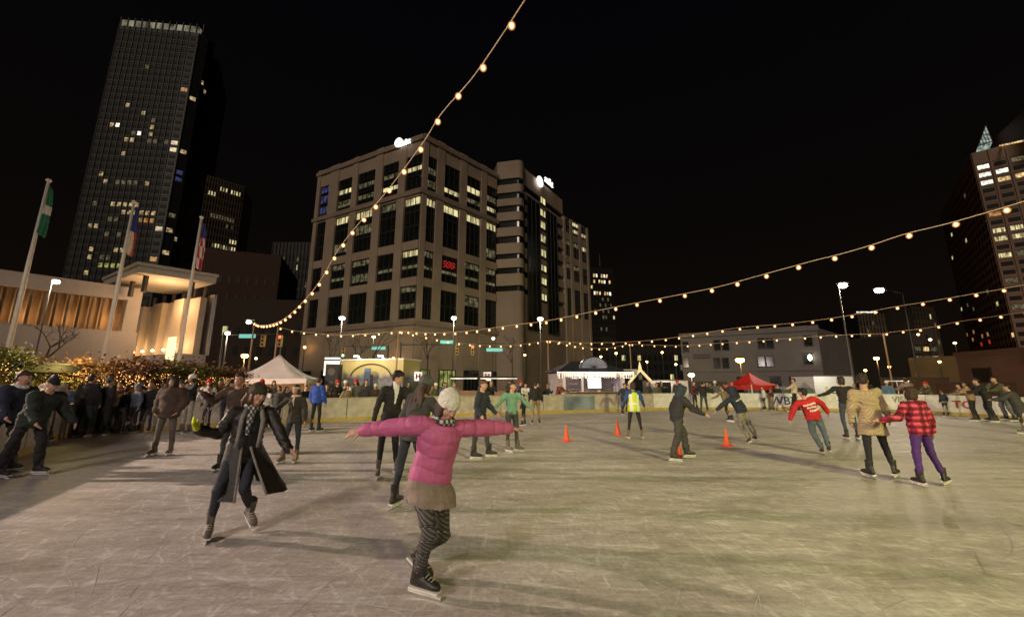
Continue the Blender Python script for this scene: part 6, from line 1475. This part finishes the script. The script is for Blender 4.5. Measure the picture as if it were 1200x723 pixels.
P('woman in black sweatshirt and jeans with her left arm held out', 1000, 440, 516, face=20, pose=dict(lean=(-.03,.03,1), la=((-.85,.1,-.55),(-.9,.1,-.25)), ra=((.5,0,-.8),(.3,.2,-.9)), ll=((-.02,.12,-1),(.05,-.12,-1)), rl=((.14,.0,-1),(.05,-.05,-1))), world=True, hair='dark', hstyle='bob', head=-30, top=blk, bulk=.01, hem=.06, pants=jean)
P('woman in tan chevron pattern cardigan and black trousers seen from behind', 1036, 436, 562, face=12, pose=dict(lean=(-.05,.02,1), la=((-.25,.05,-1),(.1,.3,-1)), ra=((.35,.05,-1),(.55,.3,-.7)), ll=((-.08,.0,-1),(-.06,-.04,-1),5), rl=((.16,.05,-1),(.16,-.10,-1),55)), world=True, head=45, hair='dark', hstyle='short', top=M_CHEV, bulk=.018, hem=.32, flare=.30, pants=blk, boot='black', wr=.012)
P('girl in red plaid jacket and purple trousers standing with back to the camera', 1095, 451, 571, face=-6, pose=dict(lean=(-.03,.02,1), la=((-.55,.1,-.9),(-.75,.35,-.15)), ra=((.42,.0,-1),(.12,.15,-1)), ll=((-.14,.0,-1),(-.02,-.04,-1),5), rl=((.16,.02,-1),(.30,-.08,-1),62)), world=True, head=-10, hair='brown', hstyle='bob', hood='down', top=M_PLAID, bulk=.03, hem=.14, pants=purple, wide=.006, boot='black', wr=.010)
P('person in pinkish grey coat at the far boards behind the plaid jacket', 1073, 441, 488, face=10, pose=P_RAIL, hair='dark', top=pgrey, bulk=.04, hem=.2, pants=char)
P('small child in navy jacket with pale sweater tied round the waist', 1110, 456, 488, face=0, pose=P_STAND, hair='dark', top=navy, bulk=.02, hem=.04, pants=jeand, skirt=(greyl, .10))
BEND = dict(lean=(-.12,.45,1), ra=((.2,.8,-.7),(.1,1,-.1)), rl=((.12,.12,-1),(.08,-.28,-1)))
P('man in tan jacket and black trousers at the right boards', 1146, 446, 494, face=-25, pose=dict(P_RAIL, lean=(0,.16,1)), hair='black', hstyle='curly', top=tan, bulk=.03, hem=.12, pants=blk, wide=.01)
P('man in black jacket stooping between two others at the right boards', 1166, 446, 495, face=-60, pose=BEND, k=.9, hair='black', top=blk, bulk=.03, hem=.12, pants=blk, wide=.01)
P('man in olive jacket and grey jeans bending over at the right boards', 1186, 444, 494, face=-75, pose=BEND, k=.9, hair='dark', top=olive, bulk=.035, hem=.12, pants=K_('grey_jeans', (.16,.17,.18)), wide=.02)
P('skater in dark coat cut off by the right edge with pale boots', 1204, 448, 509, face=-40, pose=dict(P_RAIL, lean=(0,.3,1)), hair='black', top=char, bulk=.05, hem=.3, pants=jeand, boot='grey')
P('skater in maroon and navy jacket, left one of a pair at the far boards', 815, 446, 481, face=150, pose=P_STAND, hair='black', top=maroon, bulk=.03, hem=.1, pants=navy)
P('taller skater in black jacket and jeans, right one of the far pair', 826, 445, 484, face=20, pose=P_GLIDE, hair='black', top=blk, bulk=.035, hem=.1, pants=jean, wide=.01)
P('skater in beige jacket and black trousers behind the navy sweatshirt', 857, 449, 495, face=-30, pose=P_GLIDE, hair='brown', top=K_('drab', (.20,.16,.11)), bulk=.02, hem=.1, pants=blk)
P('skater in white sweater and jeans beside the lettering on the boards', 897, 452, 481, face=-70, pose=P_STAND, hair='auburn', top=white, bulk=.02, hem=.1, pants=jean)
P('skater in khaki clothes next to the white sweater', 906, 454, 481, face=-20, pose=P_STAND, hair='auburn', top=maroon, bulk=.0, hem=.1, pants=khaki, wide=.015)
P('man in cream sweater and black trousers with arms spread before the boards', 933, 443, 483, face=-60, k=.98, pose=dict(lean=(.10,.0,1), la=((-.85,-.2,-.5),(-.9,-.1,-.3)), ra=((.3,.2,-1),(.1,.1,-1)), ll=((-.35,0,-1),(-.25,.05,-1)), rl=((.15,.1,-1),(.3,-.1,-1))), world=True, hair='brown', top=cream, bulk=.03, hem=.08, pants=blk, wide=.012)
# ---- onlookers outside the boards
COL = [blk, navy, char, brown, olive, maroon, grey, K_('rust', (.20,.06,.03)), pgrey, skyb, beige, white, K_('teal', (.03,.10,.11)), K_('violet', (.12,.07,.16)), khaki]
CN = ['black jacket', 'navy jacket', 'charcoal coat', 'brown coat', 'olive jacket', 'maroon jacket', 'grey jacket', 'rust jacket', 'dusty pink coat', 'pale blue jacket', 'beige coat', 'white jacket', 'teal jacket', 'violet jacket', 'khaki jacket']
HN = [('black', 'black hair'), ('brown', 'brown hair'), ('blond', 'blond hair'), ('dark', 'dark hair')]

rr = random.Random(11); used = set()
def onlooker(px, off, where, ci=None, H=None, pose=None, face=None, hi=None, hat=None):
    p, n_, i = board_at(px); q = p + n_ * off
    q = Vector((q.x, q.y, .004)); ci = rr.randrange(len(COL)) if ci is None else ci; hi = rr.randrange(4) if hi is None else hi
    H = H or rr.uniform(1.5, 1.82); fa = math.degrees(math.atan2(-n_.x, -n_.y)) + rr.uniform(-40, 40) if face is None else face
    pose = pose or rr.choice([P_STAND, P_POCK, P_PHONE, P_RAIL, P_STAND])
    k = {}
    if hat or rr.random() < .25: hc = rr.choice([('white', knit), ('grey', knitg), ('red', red)]); k = dict(hat='beanie', hatm=hc[1]); hn = hc[0] + ' knit hat'
    else: hn = HN[hi][1]
    lb_ = 'onlooker in %s with %s %s' % (CN[ci], hn, where)
    if len(lb_.split()) > 16: lb_ = 'onlooker in %s %s' % (CN[ci], where)
    person(lb_, q, H, fa, pose, hair=HN[hi][0], hstyle=rr.choice(['short','bob','long']), top=COL[ci], bulk=.02, hem=.14, pants=rr.choice([jeand, blk, char]), shoes='shoe', group='onlookers outside the boards', **k)
onlooker(76, .8, 'between near left boards and lit shrubs', 9, 1.62, P_STAND, 120, 3)
onlooker(63, 1.0, 'at the near left boards with a raised phone', 3, 1.70, P_PHONE, 130, 1)
onlooker(24, 1.0, 'under the black canopy edge', 8, 1.70, P_STAND)
onlooker(6, 1.3, 'under the black canopy at the far left', 0, 1.72)
for px, wh in ((128,'behind the green advert'),(147,'in front of the red shrub'),(162,'behind the blonde woman'),(180,'behind the brown hooded coat'),(204,'behind the white hatted skater'),(229,'where the shrub lights are thickest'),(246,'behind the slim skater'),(262,'left of the white tent'),(286,'at the left corner of the tent')):
    onlooker(px, rr.uniform(.7, 1.6), wh)
for px, wh, ci in ((334,'before the tent opening',2),(355,'at the right tent pole',1),(386,'beside the loudspeaker',0),(397,'in front of the loudspeaker',0),(402,'left of the mural trailer',11),(411,'below the mural left end',0),(420,'under the mural arch',6),(429,'under the blue tower of the mural',1),(436,'below the mural centre',3),(474,'right of the mural trailer',5),(484,'beside the bare tree',2)):
    onlooker(px, rr.uniform(.6, 1.6), wh, ci)
for px, wh, ci in ((536,'left of the food counter',3),(546,'at the food counter',8),(577,'behind the navy gliding man',6),(588,'between the two centre skaters',0),(618,'behind the child in dark coat',13),(622,'beside the lamp post',11),(640,'left of the kiosk boards',0),(645,'at the string light post',12),(652,'just left of the kiosk',1),(657,'touching the kiosk wall',7)):
    onlooker(px, rr.uniform(.6, 2.0), wh, ci)
for px, wh, ci in ((770,'right of the stall gable',2),(787,'before the white stall window',0),(808,'behind the pair of skaters',7),(842,'left of the red canopy',4),(862,'under the red canopy',0),(872,'at the middle of the red canopy',1),(884,'under the right side of the red canopy',3),(915,'between red canopy and white trailer',5),(925,'behind the cream sweater',0),(1018,'behind the patterned cardigan',2),(1048,'under the lit railing',9),(1089,'beside the brown shed',4),(1130,'before the beige building',0)):
    onlooker(px, rr.uniform(.6, 2.0), wh, ci)

for px, wh, ci in ((84,'at the rail left of the black jackets',9),(105,'at the rail between the two tall black coats',13),(126,'at the rail over the right end of the green advert',5),(145,'at the rail behind the pale blue hat',7),(174,'at the rail left of the brown hooded coat',8),(199,'at the rail right of the brown hooded coat',6),(212,'at the rail behind the white knit hat',12),(235,'at the rail left of the slim skater',0),(248,'at the rail right of the slim skater',11),(296,'under the left edge of the tent',1),(302,'under the tent canopy beside its left pole',3),(317,'under the middle of the tent',6),(347,'under the right half of the tent',13),(378,'at the rail right of the blue jacket',2),(392,'leaning by the loudspeaker stand',5),(407,'at the rail under the mural left part',14),(425,'at the rail under the mural arch top',2),(493,'at the rail left of the grey knit hat',1),(513,'at the rail right of the grey knit hat',4),(526,'at the left end of the food counter',9),(601,'at the right end of the food counter',2),(779,'left of the dark stall window',4),(798,'right of the dark stall window',2),(833,'at the rail right of the far pair',9),(848,'at the rail left of the beige skater',6),(943,'at the rail left of the white trailer',5),(1026,'at the rail behind the left shoulder of the patterned cardigan',0),(1120,'at the rail right of the small child',4),(1135,'at the rail left of the tan jacket',12)):
    onlooker(px, rr.uniform(.45, .9), wh, ci)
finish_people()
